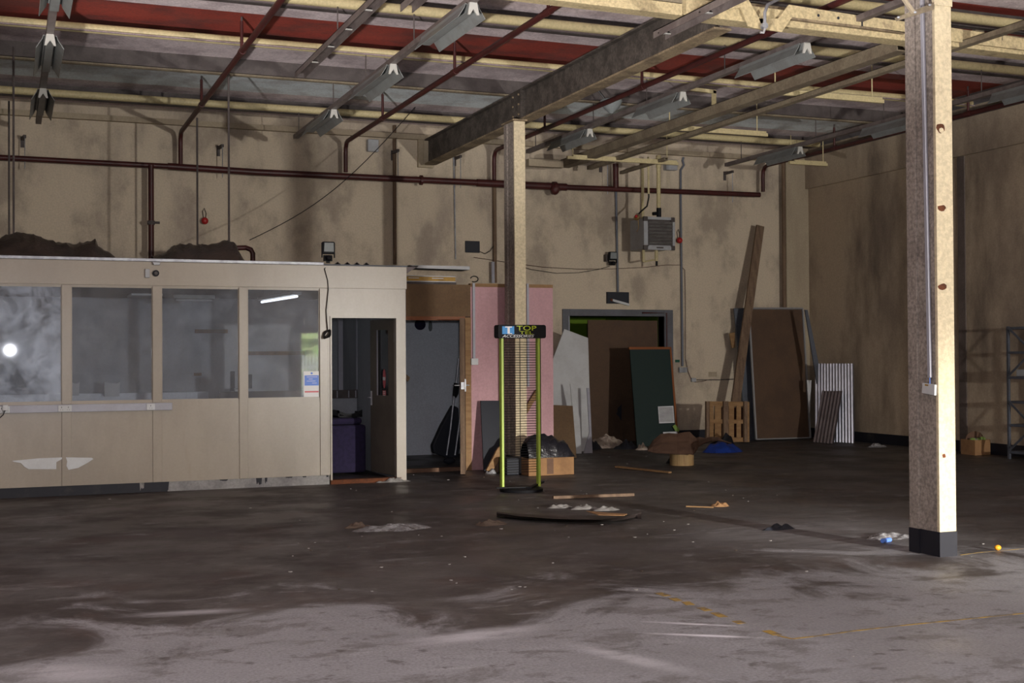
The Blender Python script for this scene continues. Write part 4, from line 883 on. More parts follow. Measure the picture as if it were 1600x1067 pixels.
q = MB(); q.box(A.x+.03, A.x+.18, 16.097, 16.1, zz0+.045, zz0+.055).box(A.x+.36, A.x+.52, 16.097, 16.1, zz0+.045, zz0+.055); q.build('beam_print', 'white', tp)
tag(MB().box(A.x-.3, B.x, 16.06, 16.26, zz0-.045, zz0-.004).build('dark_plank', 'greydark'), 'dark plank under the yellow painted beam', 'plank')
# ------------------------------------------------ inside the office
def onb(name, x0, y0, x1, y1, dep, m_, lab, cat, Y=OB, group=None):
    a, c = P(x0, y0, Y=Y-dep), P(x1, y1, Y=Y-dep)
    return tag(MB().box(a.x, c.x, Y-dep, Y, c.z, a.z).build(name, m_), lab, cat, group)
onb('wall_rail', 305, 514.5, 356, 520.5, .03, 'timberd', 'short brown hook rail on the office back wall in the third window', 'rail')
onb('wall_rail', 387, 549, 476, 554.5, .04, 'timberd', 'long brown rail on the office back wall in the last window', 'rail')
onb('wall_poster', 360, 580, 367, 611, .01, 'blackmat', 'narrow black poster at the right edge of the third window', 'poster')
onb('wall_poster', 387, 585, 394, 607, .01, 'blackmat', 'black poster at the left edge of the last window', 'poster')
onb('wall_vent', 303, 582.5, 315, 587, .01, 'timberd', 'small brown grille low on the office back wall', 'grille')
tag(MB().box(-4, 2.55, OB-.25, OB, P(300, 625, Y=OB).z-.02, P(300, 612.5, Y=OB-.25).z).build('wall_shelf', 'innerwall'), 'pale shelf along the office back wall', 'shelf')
for x0_, x1_, y0_, y1_, lab in ((112, 123, 597, 618, 'white paper pack at the left of the office shelf in the second window'), (163, 186, 597, 619, 'crumpled white box on the office shelf in the second window'), (366, 373, 606, 617, 'small white item beside the black poster')):
    a, c = P(x0_, y0_, Y=17.6), P(x1_, y1_, Y=17.6)
    tag(MB().slab([(a.x, 17.55, c.z), (c.x, 17.55, c.z), (c.x+.01, 17.55, a.z), (c.x-.04, 17.55, a.z-.02), (a.x, 17.55, a.z)], (0, .1, 0)).build('paper_box', 'white'), lab, 'box')
zc_ = 2.44
a = P(225, 462, Z=2.32)
tag(MB().box(a.x-.18, a.x+.2, a.y-.3, a.y+.35, 2.31, 2.334).build('ceiling_panel_light', 'white'), 'square white ceiling light in the second office window', 'ceiling light')
t = thing('ceiling_strip_light', (P(300, 468, Z=2.27).x, P(300, 468, Z=2.27).y, 2.36), 'long strip light under the office ceiling in the third window', 'strip light')
a = P(272, 468, Z=2.27); c = P(345, 466, Z=2.27)
MB().box(a.x, c.x, a.y, a.y+.12, 2.285, 2.334).build('light_body', 'reflector', t); MB().tube([(a.x+.03, a.y+.05, 2.265), (c.x-.03, a.y+.05, 2.265)], .013, 8).build('tube', 'white', t)
t = thing('ceiling_strip_light', (P(438, 470, Z=2.27).x, P(438, 470, Z=2.27).y, 2.36), 'bright white strip light seen through the last office window', 'strip light')
A, B = P(409, 472, Z=2.27), P(464, 463, Z=2.27)
B.z = A.z
MB().bar(A+Vector((0, 0, .04)), B+Vector((0, 0, .04)), .12, .036).build('light_body', 'white', t); MB().tube([A, B], .016, 8).build('lit_tube', 'lit', t)
# dark purple upholstered box inside the office door
a, c = P(517, 660, Y=15.9), P(572, 661, Y=15.9)
t = thing('upholstered_box', ((a.x+c.x)/2, 16.1, 0), 'dark purple upholstered box just inside the office door', 'box')
zt1 = P(550, 664, Y=15.9).z
MB().box(a.x-.2, c.x, 15.9, 16.45, .03, zt1).build('box_body', 'navy', t, bevel=.03)
MB().box(a.x-.2, c.x-.04, 15.93, 16.4, zt1+.003, zt1+.09).build('cushion', 'navy', t, bevel=.035)
t = thing('plastic_crate', P(546, 650, Y=16.1), 'black plastic crate lying on the purple box', 'crate')
z0_ = zt1+.095
q = MB(); A = P(528, 641, Y=16.0); B = P(566, 643, Y=16.0)
n = 12; up_ = []
for i in range(n+1):
    u = i/n; up_.append((A.x+(B.x-A.x)*u, 16.0, A.z-.05*math.sin(PI*u)))
q.slab(up_+[(p[0], 16.0, p[2]-.035) for p in up_[::-1]], (0, .03, 0)); q.box(A.x, A.x+.02, 16.0, 16.3, z0_, A.z-.003).box(B.x-.02, B.x, 16.0, 16.3, z0_, B.z-.003).box(A.x, B.x, 16.0, 16.3, z0_, z0_+.02)
q.build('crate_frame', 'blackp', t)
a = P(500+92/5.33, 633, Y=15.6)
wp = MB().box(3.575, 3.61, 14.93, 14.935, P(518, 654, Y=14.93).z, P(518, 633, Y=14.93).z)
tag(wp.build('paper_notice', 'whitep'), 'white slip of paper at the left edge of the office doorway', 'notice')
# ------------------------------------------------ inside the store room
c = P(656, 507, Y=18.7); t = tag(MB().tube([c, c+Vector((0, -.03, 0))], .085, 24).build('wall_clock_back', 'navy'), 'dark blue round disc on the store room wall', 'disc')
c = P(671.5, 509, Y=18.7); tag(MB().tube([c+Vector((0, -.03, .07)), c+Vector((0, -.03, .05)), c+Vector((0, -.03, -.03)), c+Vector((0, -.03, -.07)), c+Vector((0, -.03, -.085))], [.012, .025, .03, .022, .008], 10).build('glass_bulb', 'bulb', smooth=True), 'small hanging glass bulb right of the blue disc', 'bulb')
tag(MB().slab([P(x, y, Y=16.6) for x, y in ((633, 583), (641, 590), (637.5, 596), (631, 590))], (0, .03, 0)).build('timber_offcut', 'timberd'), 'brown timber end poking in from behind the office corner', 'timber')
# black folded trolley / crutches
t = thing('pushchair_frame', (5.35, 16.6, 0), 'black fabric folded frame with two grey poles leaning in the store room', 'folded frame')
Ya = 16.9
MB().slab([P(x, y, Y=Ya) for x, y in ((708, 633), (717, 637), (719, 700), (716, 715), (700, 716), (678, 708), (676, 696), (690, 665))], (0, .12, 0)).build('fabric_cover', 'blackmat', t, bevel=.02)
for pts in (((717, 560), (713, 598), (709, 625), (704, 670), (698, 711)), ((721, 620), (718, 660), (711, 711))):
    MB().tube([P(x, y, Y=Ya-.06) for x, y in pts], .014, 8).build('pole', 'galv', t, smooth=True)
MB().slab([P(x, y, Y=Ya-.09) for x, y in ((711, 598), (718, 600), (717, 615), (713, 622), (709, 618))], (0, .06, 0)).build('clamp', 'blackp', t, bevel=.008)
MB().ball(P(702, 720, Y=Ya-.1), .09, .07, .05, 12).build('wheel_cover', 'blackmat', t, smooth=True)
# ================================================================== PINK WALL ITEMS
def conduit_v(x, y0, y1, lab, Y=YR, box=None):
    a, c = P(x-2.2, y0, Y=Y-.03), P(x+2.2, y1, Y=Y-.03)
    t = thing('plastic_conduit', (a.x, Y-.02, c.z), lab, 'conduit', 'white plastic conduits on the pink board')
    MB().box(a.x, c.x, Y-.025, Y-.001, c.z, a.z).build('conduit_body', 'pvc', t, bevel=.003)
    return t
t = conduit_v(741, 442, 560, 'white plastic conduit with a socket on the left of the pink board')
a, c = P(736.5, 560, Y=YR-.04), P(747.5, 570, Y=YR-.04)
MB().box(a.x, c.x, YR-.04, YR-.001, c.z, a.z).build('socket_plate', 'white', t, bevel=.004)
MB().tube([P(741+6*math.sin(2*PI*k/16-.6), 438-4+4.5*math.cos(2*PI*k/16-.6)+2, Y=YR-.01) for k in range(14)], .008, 6).build('cable_loop', 'blackwire', t, smooth=True)
conduit_v(825.5, 443, 604, 'white plastic conduit on the pink board right of the middle column')
# black board leaning on the pink board
tag(MB().slab([PL(x, y, 15.55, .27) for x, y in ((756, 736), (751, 626), (783, 626), (786, 737))], (0, .02, 0)).build('leaning_board', 'blackmat', bevel=.003), 'black board leaning on the pink board left of the display stand', 'board')
tag(MB().slab([PL(x, y, 15.3, .3) for x, y in ((760, 735), (778, 700), (790, 692), (790, 703), (769, 737))], (0, .04, 0)).build('timber_plank', 'timber'), 'orange-brown timber plank leaning low behind the display stand', 'plank')
tag(MB().slab([PL(x, y, 15.33, .3) for x, y in ((769.5, 737), (790.5, 703), (790.5, 716), (778, 738))], (0, .04, 0)).build('timber_plank', 'timberd'), 'darker plank lying beside the orange-brown plank', 'plank')
tag(MB().slab([P(x, y, Y=15.84) for x, y in ((824, 632), (838, 609), (842, 611), (842, 622), (834, 628), (824, 646))], (0, .04, 0)).build('timber_brace', 'timber'), 'short bent timber piece on the pink board seen through the wire grid', 'timber')
# ================================================================== DISPLAY STAND
Ys = 13.15
def sp_(x, y): return P(x, y, Y=Ys)
L0, L1 = sp_(783.5, 762), sp_(792, 762); R0, R1 = sp_(840.5, 766), sp_(849, 766)
lx, rx_ = sp_(784, 650).x, sp_(841, 650).x
ztp = P(815, 528, Y=Ys).z
t = thing('display_stand', ((lx+rx_)/2, Ys, 0), 'lime green accessories display stand with black wire grid and header sign', 'display stand')
for x in (lx, rx_):
    MB().box(x, x+.028, Ys, Ys+.07, .045, ztp+.02).build('upright', 'lime', t, bevel=.004)
    MB().box(x+.03, x+.042, Ys+.015, Ys+.055, .38, ztp-.0).build('grid_holder', 'blackp', t)
zg0, zg1 = P(815, 738, Y=Ys).z, ztp
rods = []
w = MB().tube([(lx+.035, Ys+.04, zg0), (rx_-.005, Ys+.04, zg0)], .0035, 5)
r0 = w.build('grid_wire', 'blackwire', t)
nw = int((zg1-zg0)/.0285)
for k in range(1, nw):
    c = r0.copy(); COL.objects.link(c); c.location = (0, 0, .0285*k)
xm_ = P(815, 600, Y=Ys).x
MB().tube([(xm_, Ys+.048, zg0-.01), (xm_, Ys+.048, zg1)], .0045, 6).build('vertical_wire', 'blackwire', t)
MB().tube([(lx+.05, Ys+.048, zg0-.01), (lx+.05, Ys+.048, zg1)], .0045, 6).build('vertical_wire', 'blackwire', t)
# header
hx0, hx1 = sp_(777, 518).x, sp_(851.5, 518).x; hz0, hz1 = sp_(815, 528.5).z, sp_(815, 507.5).z
def rrect(x0, x1, z0, z1, r, y, n=5):
    out = []
    for cx_, cz_, a0 in ((x1-r, z1-r, 0), (x0+r, z1-r, PI/2), (x0+r, z0+r, PI), (x1-r, z0+r, 1.5*PI)):
        out += [(cx_+r*math.cos(a0+PI/2*i/n), y, cz_+r*math.sin(a0+PI/2*i/n)) for i in range(n+1)]
    return out
hd = MB().slab(rrect(hx0, hx1, hz0, hz1, .025, Ys-.03), (0, .13, 0)).build('header_sign', 'blackp', t)
yf = Ys-.034
wpx = (hx1-hx0)/74.5
def hpx(px_): return hx0+(px_-777)*wpx
def hz(py_): return hz1-(py_-507.5)*(hz1-hz0)/21
MB().box(hpx(783), hpx(801.5), yf, Ys-.03, hz(522), hz(510)).build('blue_square', 'skyblue', hd)
MB().box(hpx(787.5), hpx(798), yf-.002, yf, hz(511.8), hz(510.2)).box(hpx(791), hpx(794.6), yf-.002, yf, hz(521.5), hz(511.8)).box(hpx(794.6), hpx(798), yf-.002, yf, hz(522), hz(520.8)).build('logo_letter', 'whitep', hd)
text('TOP', 'sign_text', hd, (hpx(805), yf, hz(516.2)), .074, 'limetext', sx=1.68, bold=.0005)
text('TEL', 'sign_text', hd, (hpx(809.5), yf, hz(522.3)), .050, 'limetext', sx=2.1, bold=0)
text('ACCESSORIES', 'sign_text', hd, (hpx(783), yf, hz(527.2)), .044, 'whitep', shear=.35, sx=1.38)
# base
cx_ = (lx+rx_)/2+.02
MB().tube([(cx_, Ys+.03, 0.002), (cx_, Ys+.03, .03), (cx_, Ys+.03, .045)], [.24, .245, .20], 32).build('base_disc', 'blackp', t, smooth=True)
MB().bar((cx_-.32, Ys-.02, .055), (cx_+.08, Ys-.1, .055), .05, .012).bar((cx_+.02, Ys-.15, .05), (cx_+.33, Ys+.2, .075), .05, .015).build('base_plate', 'blackp', t)
# ================================================================== BAG, BOX, LITTER NEAR THE STAND
a, c = P(824, 742, Z=0), P(897, 741, Z=0)
yb = 14.75
xa_, xb_ = P(826, 730, Y=yb).x, P(897, 730, Y=yb).x; zt_b = P(860, 715, Y=yb).z
t = thing('cardboard_box', ((xa_+xb_)/2, yb+.2, 0), 'long brown cardboard box under the black bin bag behind the stand', 'cardboard box')
MB().box(xa_, xb_, yb, yb+.25, 0.002, zt_b).build('box_body', 'cardb', t, bevel=.006)
MB().box(xa_+.25, xa_+.34, yb-.002, yb, .02, zt_b-.01).build('parcel_tape', 'cardd', t)
b = MB(); n = 22
vs = []; out = [(818, 690), (822, 682), (829, 684), (836, 678), (845, 680), (862, 684), (870, 688), (882, 691), (892, 712)]
def topy(px_):
    for (x0_, y0_), (x1_, y1_) in zip(out, out[1:]):
        if x0_ <= px_ <= x1_: return y0_+(y1_-y0_)*(px_-x0_)/(x1_-x0_)
    return 714
ny = 12; N_ = 34
for i in range(N_+1):
    px_ = 818+(893-818)*i/N_; tp_ = P(px_, topy(px_), Y=yb+.15)
    for j in range(ny+1):
        v = j/ny; y = yb-.03+.3*v
        h = zt_b+.004+max(0, tp_.z-zt_b)*(1-abs(2*v-1)**2.5)*(1+.22*noise.noise(Vector((px_*.12, v*4, 3))))
        vs.append((tp_.x, y, h))
k = ny+1
b.add(vs, [(i*k+j, (i+1)*k+j, (i+1)*k+j+1, i*k+j+1) for i in range(N_) for j in range(ny)]); b.add([vs[0], vs[N_*k], vs[N_*k+ny], vs[ny]], [(0, 1, 2, 3)])
tag(b.build('bin_bag', 'binbag', smooth=True), 'glossy black bin bag slumped on the long cardboard box', 'bin bag')
x0_, x1_ = P(792, 730, Y=15.0).x, P(824, 730, Y=15.0).x
tag(MB().box(x0_, x1_, 15.0, 15.3, .002, P(800, 716, Y=15.0).z).build('black_crate', 'blackmat', bevel=.01), 'low black crate at the foot of the middle column', 'crate')
c = P(804, 742, Z=0); tag(MB().box(c.x-.035, c.x+.04, c.y, c.y+.06, .002, .055).build('paper_cup_pack', 'whitep', bevel=.008), 'small white carton on the floor behind the display stand', 'carton')
# boards at right of the pink wall
def lean(name, pts, Y0, k, th, m_, lab, cat, group=None, bevel=.003):
    return tag(MB().slab([PL(x, y, Y0, k) for x, y in pts], (0, th, 0)).build(name, m_, bevel=bevel), lab, cat, group)
lean('white_board', [(858, 640), (859, 574), (882, 514), (919, 528), (921, 600), (925, 708), (864, 707)], 18.3, .42, .025, 'white', 'large white board with a slanted top left of the brown doorway', 'board')
lean('white_offcut', [(891, 600), (894, 600), (906, 654), (909, 709), (901, 709)], 17.9, .45, .02, 'white', 'narrow pointed white offcut in front of the large white board', 'board')
lean('white_offcut', [(917, 606), (921.5, 606), (926, 709.5), (912, 709.5), (921, 675)], 17.92, .45, .02, 'pvc', 'thin white strip at the right edge of the large white board', 'strip')
lean('brown_board', [(862, 632.5), (895, 634), (901, 716), (866, 718)], 17.2, .3, .02, 'brownb', 'small brown board leaning in front of the white board', 'board')
# doorway debris
tag(mound('insulation_heap', 'cotton', P(957, 700, Z=0).x, 18.9, .36, .22, .17, 3, rough=.6).__class__ and bpy.data.objects['insulation_heap'], 'pale fluffy insulation heap at the foot of the brown doorway sheet', 'heap', kind='stuff')
mound('dark_rag', 'blackmat', P(938, 704, Z=0).x, 18.6, .16, .12, .13, 5, rough=.5, label='dark rag heap left of the pale insulation', cat='rag')
mound('dark_rag', 'blackmat', P(988, 702, Z=0).x, 18.5, .22, .14, .11, 6, rough=.6, label='dark rag heap between insulation and green board', cat='rag')
mound('insulation_scrap', 'cotton', P(996, 702, Z=0).x, 18.15, .11, .08, .08, 8, rough=.6, label='small pale insulation scrap by the green board foot', cat='insulation')
# dark green board
GY, GK = 18.85, .17
g1 = [(997, 702), (983, 543.5), (1048, 543), (1060, 690)]
t = thing('green_board', PL(1025, 700, GY, GK), 'dark green notice board with orange-brown edge leaning by the doorway', 'board')
MB().slab([PL(x, y, GY, GK) for x, y in ((996, 703), (984, 546), (1046.5, 545.5), (1058, 699))], (0, .02, 0)).build('board_face', 'chalk', t)
MB().slab([PL(x, y, GY-.005, GK) for x, y in ((983, 542), (1049, 542), (1049, 545.5), (983, 546))], (0, .035, 0)).slab([PL(x, y, GY-.005, GK) for x, y in ((1046.5, 542), (1049, 542), (1061.5, 699), (1058, 699))], (0, .035, 0)).build('edge_trim', 'redwood', t)
n1 = MB().slab([PL(x, y, GY-.012, GK) for x, y in ((1028, 635), (1052, 634), (1054, 660.5), (1030, 661.5))], (0, .004, 0)).build('pinned_notice', 'paper', t)
q = MB()
for k in range(12): q.slab([PL(x, y, GY-.014, GK) for x, y in ((1030+k*.1, 637+k*1.9), (1051+k*.1, 636.2+k*1.9), (1051+k*.1, 637+k*1.9), (1030+k*.1, 637.8+k*1.9))], (0, .001, 0))
q.build('printed_line', 'heaterd', n1)
MB().slab([PL(x, y, GY-.05, GK) for x, y in ((1036, 675), (1058, 674), (1060, 680), (1037, 681))], (0, .004, 0)).build('lower_notice', 'paper', t)
MB().slab([PL(x, y, GY-.06, GK) for x, y in ((1051, 666), (1055, 663), (1062, 671), (1060, 675), (1055, 673))], (0, .004, 0)).build('torn_note', 'greenp', t)
# log drum with cardboard
c0 = P(1066, 728, Z=0); r_ = (P(1085, 728, Z=0)-P(1047, 728, Z=0)).length/2
c0.y += r_*.7; c0.x += r_*.35
zt_l = P(1066, 707, Y=c0.y-r_).z+.0
tag(MB().tube([(c0.x, c0.y, .002), (c0.x, c0.y, zt_l)], r_, 28).build('log_stump', 'log', smooth=True), 'pale round timber stump under the crumpled brown card', 'stump')
b = MB(); vs = []
cols = [(1012, 705, 702), (1020, 707, 688), (1032, 708, 680), (1045, 709, 677), (1058, 709.5, 678), (1070, 710, 676.5), (1078, 710, 675), (1083, 711, 681), (1088, 706, 684), (1092, 697, 684), (1102, 692.5, 685), (1112, 690, 682.5), (1122, 689.5, 684), (1132, 691, 689), (1143, 694, 692)]
for i, (px_, yl, yu) in enumerate(cols):
    A = P(px_, yl, Y=c0.y-r_-.14+.02*math.sin(i*1.7)); B = P(px_, yu, Y=c0.y+r_+.25)
    for j in range(6):
        v = j/5; p = A.lerp(B, v); p.z += .018*noise.noise(Vector((i*.7, v*4, 1))); vs.append(p)
n_ = len(cols)
b.add(vs+[v+Vector((0, 0, .008)) for v in vs], [(i*6+j, (i+1)*6+j, (i+1)*6+j+1, i*6+j+1) for i in range(n_-1) for j in range(5)]+[(n_*6+i*6+j, n_*6+i*6+j+1, n_*6+(i+1)*6+j+1, n_*6+(i+1)*6+j) for i in range(n_-1) for j in range(5)])
tag(b.build('cardboard_sheet', 'cardd'), 'crumpled brown cardboard sheet draped over the timber stump', 'cardboard')
mound('plastic_bag', 'blue', P(1120, 705, Z=0).x, P(1120, 707, Z=0).y+.05, .34, .2, .15, 2, rough=.3, label='crumpled deep blue plastic bag on the floor right of the stump', cat='plastic bag')
mound('black_rag', 'blackp', P(1045, 722, Z=0).x-.05, 15.7, .1, .08, .07, 12, rough=.7, label='small black rag just left of the timber stump', cat='rag')
b = mound('black_debris', 'blackp', P(1128, 700, Y=17.45).x, 17.45, .30, .10, .20, 14, rough=.7, label='black tangled debris in front of the wooden pallet', cat='debris', kind='stuff')
tag(MB().bar(P(963, 729, Z=.02), P(1047, 738, Z=.02), .05, .02).build('timber_lath', 'timber'), 'thin brown lath on the floor left of the timber stump', 'lath')
# pallet
t0 = P(1106, 706, Z=0)
PY, PK = 17.7, .28
t = thing('pallet', PL(1138, 706, PY, PK), 'small wooden pallet standing on its edge against the tall plank', 'pallet')
for x0_, x1_ in ((1109, 1115), (1117, 1127), (1139, 1147), (1151, 1158), (1163, 1171)):
    MB().slab([PL(x, y, PY-.01, PK) for x, y in ((x0_, 683), (x0_, 629), (x1_, 629.5), (x1_, 684))], (0, .02, 0)).build('upright_board', 'timber', t)
for x0_, x1_ in ((1104, 1108.5), (1131, 1138.5), (1163, 1168)):
    MB().slab([PL(x, y, PY-.07, PK) for x, y in ((x0_, 690), (x0_, 627), (x1_, 627), (x1_, 690))], (0, .05, 0)).build('bearer', 'timberd', t)
for y0_, y1_ in ((627, 634), (655, 661.5), (683, 690)):
    MB().slab([PL(x, y, PY-.03, PK) for x, y in ((1109, y1_), (1109, y0_), (1171, y0_+.8), (1171, y1_+.5))], (0, .02, 0)).build('cross_board', 'timber', t)
MB().slab([PL(x, y, PY+.08, PK) for x, y in ((1126, 685), (1126, 636), (1162, 637), (1162, 686))], (0, .02, 0)).build('red_backing', 'redpipe', t)
# tall plank, grey sheets, framed panel
lean('grey_metal_sheet', [(1167, 688), (1147, 481.5), (1172, 481), (1186, 688)], 19.35, .1, .03, 'greymetal', 'dark blue-grey metal sheet behind the tall plank', 'metal sheet')
lean('tall_plank', [(1133, 700), (1183, 351), (1194.5, 354), (1147, 700)], 19.0, .13, .04, 'timberd', 'tall brown plank leaning high up the back wall', 'plank')
lean('timber_offcut', [(1140, 521), (1148, 519), (1149, 543), (1144, 544)], 19.3, .1, .03, 'timber', 'small orange-brown offcut behind the tall plank', 'timber')
FY, FK = 19.1, .14
t = thing('framed_panel', PL(1222, 686, FY, FK), 'large brown panel in an aluminium frame leaning on the back wall', 'panel')
fr_ = [(1181.5, 686.5), (1170, 482), (1254, 482), (1266, 684)]
MB().slab([PL(x, y, FY, FK) for x, y in fr_], (0, .025, 0)).build('panel_face', 'mdf', t)
for k in range(4):
    A, B = PL(*fr_[k], FY-.01, FK), PL(*fr_[(k+1) % 4], FY-.01, FK)
    MB().bar(A, B, .03 if k != 3 else .02, .03, up=(0, 1, -.45)).build('frame_bar', 'alu', t)
lean('grey_bar', [(1258, 484), (1262, 484), (1279, 566), (1277, 600), (1273, 575)], 18.45, .15, .03, 'greymetal', 'dark grey metal bar leaning behind the corrugated sheet', 'bar')
lean('white_strip', [(1261, 594), (1268, 594), (1266, 640), (1264.5, 645)], 18.8, .1, .02, 'white', 'short white strip between framed panel and corrugated sheet', 'strip')
# corrugated sheets against the right wall
def corr_sheet(name, m_, TL, TR, BR, BL, n, amp, lab):
    b = MB(); K = n*8; vs = []; rows = 10
    nrm = (TR-TL).cross(BL-TL).normalized()
    if nrm.y > 0: nrm = -nrm
    for s in (0, 1):
        for j in range(rows+1):
            v = j/rows; L_, R_ = TL.lerp(BL, v), TR.lerp(BR, v)
            for i in range(K+1):
                p = L_.lerp(R_, i/K); vs.append(p+nrm*(amp*math.cos(2*PI*n*i/K)-s*.004+amp))
    o_ = (rows+1)*(K+1); fs = []
    for s in (0, 1):
        for j in range(rows):
            for i in range(K):
                q_ = [s*o_+j*(K+1)+i, s*o_+j*(K+1)+i+1, s*o_+(j+1)*(K+1)+i+1, s*o_+(j+1)*(K+1)+i]; fs.append(q_ if s else q_[::-1])
    b.add(vs, fs); return tag(b.build(name, m_, smooth=True), lab, 'corrugated sheet')
BL, BR = P(1275, 688.5, Z=0), P(1336.5, 692.5, Z=0); BL.x -= .0
TL, TR = P(1275, 568, Y=BL.y+.12), P(1335, 568, Y=BR.y+.12)
corr_sheet('corrugated_sheet', 'corrug', TL, TR, BR, BL, 13, .012, 'tall shiny zinc corrugated sheet standing at the right wall')
BL2, BR2 = P(1273, 691, Z=0), P(1305, 693.5, Z=0)
TL2, TR2 = P(1287, 611, Y=BL2.y+.02), P(1318.5, 611, Y=BR2.y+.02)
corr_sheet('corrugated_sheet', 'stripe', TL2, TR2, BR2, BL2, 6, .018, 'short dark striped corrugated sheet leaning on the shiny one')
# ================================================================== RIGHT WALL ITEMS
XS = XW-.35
p0 = P(1577, 717.5, Z=0)
sy = p0.y; sx_ = p0.x
def shelf_pt(px_, py_): return P(px_, py_, X=sx_)
t = thing('shelving_unit', (sx_, sy, 0), 'grey metal shelving unit with cross braces cut off by the right edge', 'shelving')
zt_s = P(1573, 510, X=sx_).z
yA = P(1573, 600, X=sx_).y; yB = yA-1.0; dpt = .4
for yy in (yA, yB):
    for xx in (sx_, sx_+dpt-.03):
        MB().box(xx, xx+.035, yy-.035, yy, 0.002, zt_s).build('post', 'greymetal', t)
levels = [P(1573, y_, X=sx_).z for y_ in (511, 549, 588, 626, 662, 704)]
for z in levels: MB().box(sx_+.002, sx_+dpt, yB, yA-.036, z-.035, z).build('shelf', 'greymetal', t)
for z0_, z1_ in ((levels[2], levels[0]), (levels[5], levels[3])):
    for u, v in ((z0_, z1_), (z1_, z0_)):
        MB().bar((sx_-.006, yA-.03, u), (sx_-.006, yB+.03, v), .012, .03, up=(0, 0, 1)).build('cross_brace', 'greymetal', t)
z = levels[2]
tag(MB().box(sx_+.05, sx_+.25, yA-.42, yA-.13, z+.002, z+.1).build('storage_tub', 'heater', bevel=.01), 'grey tub on the middle shelf of the metal shelving', 'tub')
# cardboard box with green things
a, c = P(1523, 711, Z=0), P(1564, 712.5, Z=0)
ya_ = 14.95; xa_, xb_ = P(1523.5, 700, Y=ya_).x-.0, P(1564, 700, Y=ya_).x; zt2 = P(1540, 687, Y=ya_).z
xb_ = min(xb_, 13.6)
t = thing('cardboard_box', ((xa_+xb_)/2, ya_+.12, 0), 'open cardboard box of green packets beside the metal shelving', 'cardboard box')
q = MB(); yd = .3; q.box(xa_, xb_, ya_, ya_+.01, .002, zt2).box(xa_, xb_, ya_+yd-.01, ya_+yd, .002, zt2).box(xa_, xa_+.01, ya_+.01, ya_+yd-.01, .002, zt2).box(xb_-.01, xb_, ya_+.01, ya_+yd-.01, .002, zt2).box(xa_+.01, xb_-.01, ya_+.01, ya_+yd-.01, .002, .012)
q.build('box_body', 'cardb', t)
q = MB(); n = 14; A = []
for i in range(n+1): u = i/n; A.append((xa_+(xb_-xa_+.06)*u, ya_+.2, zt2+.12*math.sin(PI*u)**.5))
q.slab(A, (0, .012, 0)).build('box_flap', 'cardd', t)
for k, (u, m_, r2) in enumerate(((.15, 'greenp', .045), (.36, 'film', .04), (.78, 'greenp', .06), (.55, 'greenp', .038))):
    tag(MB().ball((xa_+(xb_-xa_)*u, ya_+.1+.02*(k % 2), zt2-.01), r2, .05, r2*.9, 10).build('plastic_packet', m_, smooth=True), ['pale green packet at the left in the open box', 'clear crumpled packet in the open box', 'bright green packet at the right in the open box', 'small green packet in the middle of the open box'][k], 'packet', 'packets in the open box')
c = P(1411, 690, Z=0); tag(MB().ball((c.x, c.y, .065), .075, .06, .063, 14).build('white_tub', 'paper', smooth=True), 'round pale tub on the floor left of the foreground column', 'tub')
mound('crumpled_film', 'film', P(1356, 697, Z=0).x, P(1356, 699, Z=0).y, .2, .1, .04, 21, rough=.9, label='crumpled clear film on the floor by the right wall', cat='plastic film')
mound('crumpled_film', 'film', P(1380, 688, Z=0).x-.05, P(1380, 690, Z=0).y, .07, .06, .12, 22, rough=.9, label='small crumpled scrap against the black skirting of the right wall', cat='plastic film')
# ================================================================== FLOOR ITEMS
# buckled dark mat with plaster
vs = []; b = MB()
top_ = [(776, 800), (800, 797), (850, 798), (900, 799), (950, 799), (990, 801), (1002, 803)]
bot_ = [(776, 806), (812, 811), (850, 814), (900, 816), (940, 816.5), (975, 812), (1002, 804)]
N_ = 40
def interp(L_, u):
    x = L_[0][0]+(L_[-1][0]-L_[0][0])*u
    for (x0_, y0_), (x1_, y1_) in zip(L_, L_[1:]):
        if x0_-1e-6 <= x <= x1_+1e-6: return x, y0_+(y1_-y0_)*(x-x0_)/(x1_-x0_)
rows = 10
for i in range(N_+1):
    A = P(*interp(bot_, i/N_), Z=.02); B = P(*interp(top_, i/N_), Z=.05)
    for j in range(rows+1):
        v = j/rows; p = A.lerp(B, v); p.z = .012+.05*v*(1-v)*2+.04*max(0, noise.noise(Vector((p.x*2.2, p.y*2.2, 0))))*math.sin(PI*min(1, v+.1))+(.03 if j == 0 else 0)
        vs.append(p)
k = rows+1; f1 = [(i*k+j, (i+1)*k+j, (i+1)*k+j+1, i*k+j+1) for i in range(N_) for j in range(rows)]; nv = len(vs)
b.add(vs+[v+Vector((0, 0, -.01)) for v in vs], f1+[tuple(nv+q_ for q_ in f[::-1]) for f in f1])
M['mat_'] = mat('dark_lifted_lino', (.035, .026, .024), (.10, .085, .08), .7, 3, rough=.45, fine=.2, thr=(.52, .7))
tag(b.build('floor_mat', 'mat_', smooth=True), 'dark buckled sheet of lino lying on the floor in the centre', 'lino')
for k, (x, y, w_, lab) in enumerate(((875, 793, .13, 'left'), (912, 795, .14, 'middle'), (946, 797, .15, 'right'))):
    c = P(x, y, Z=0); mound('plaster_dust', 'plaster', c.x, c.y, w_, .08, .03, 30+k, rough=.6, label='small white plaster heap behind the buckled lino, '+lab+' one', cat='plaster', kind=None, group='plaster heaps behind the lino')
A = P(975, 804, Z=.07)
tag(MB().slab([P(x, y, Z=.085) for x, y in ((916, 799), (950, 802), (980, 803.5), (975, 806), (935, 805))], (0, 0, .006)).build('cardboard_piece', 'cardb'), 'flat brown card scrap lying on the buckled lino', 'card')
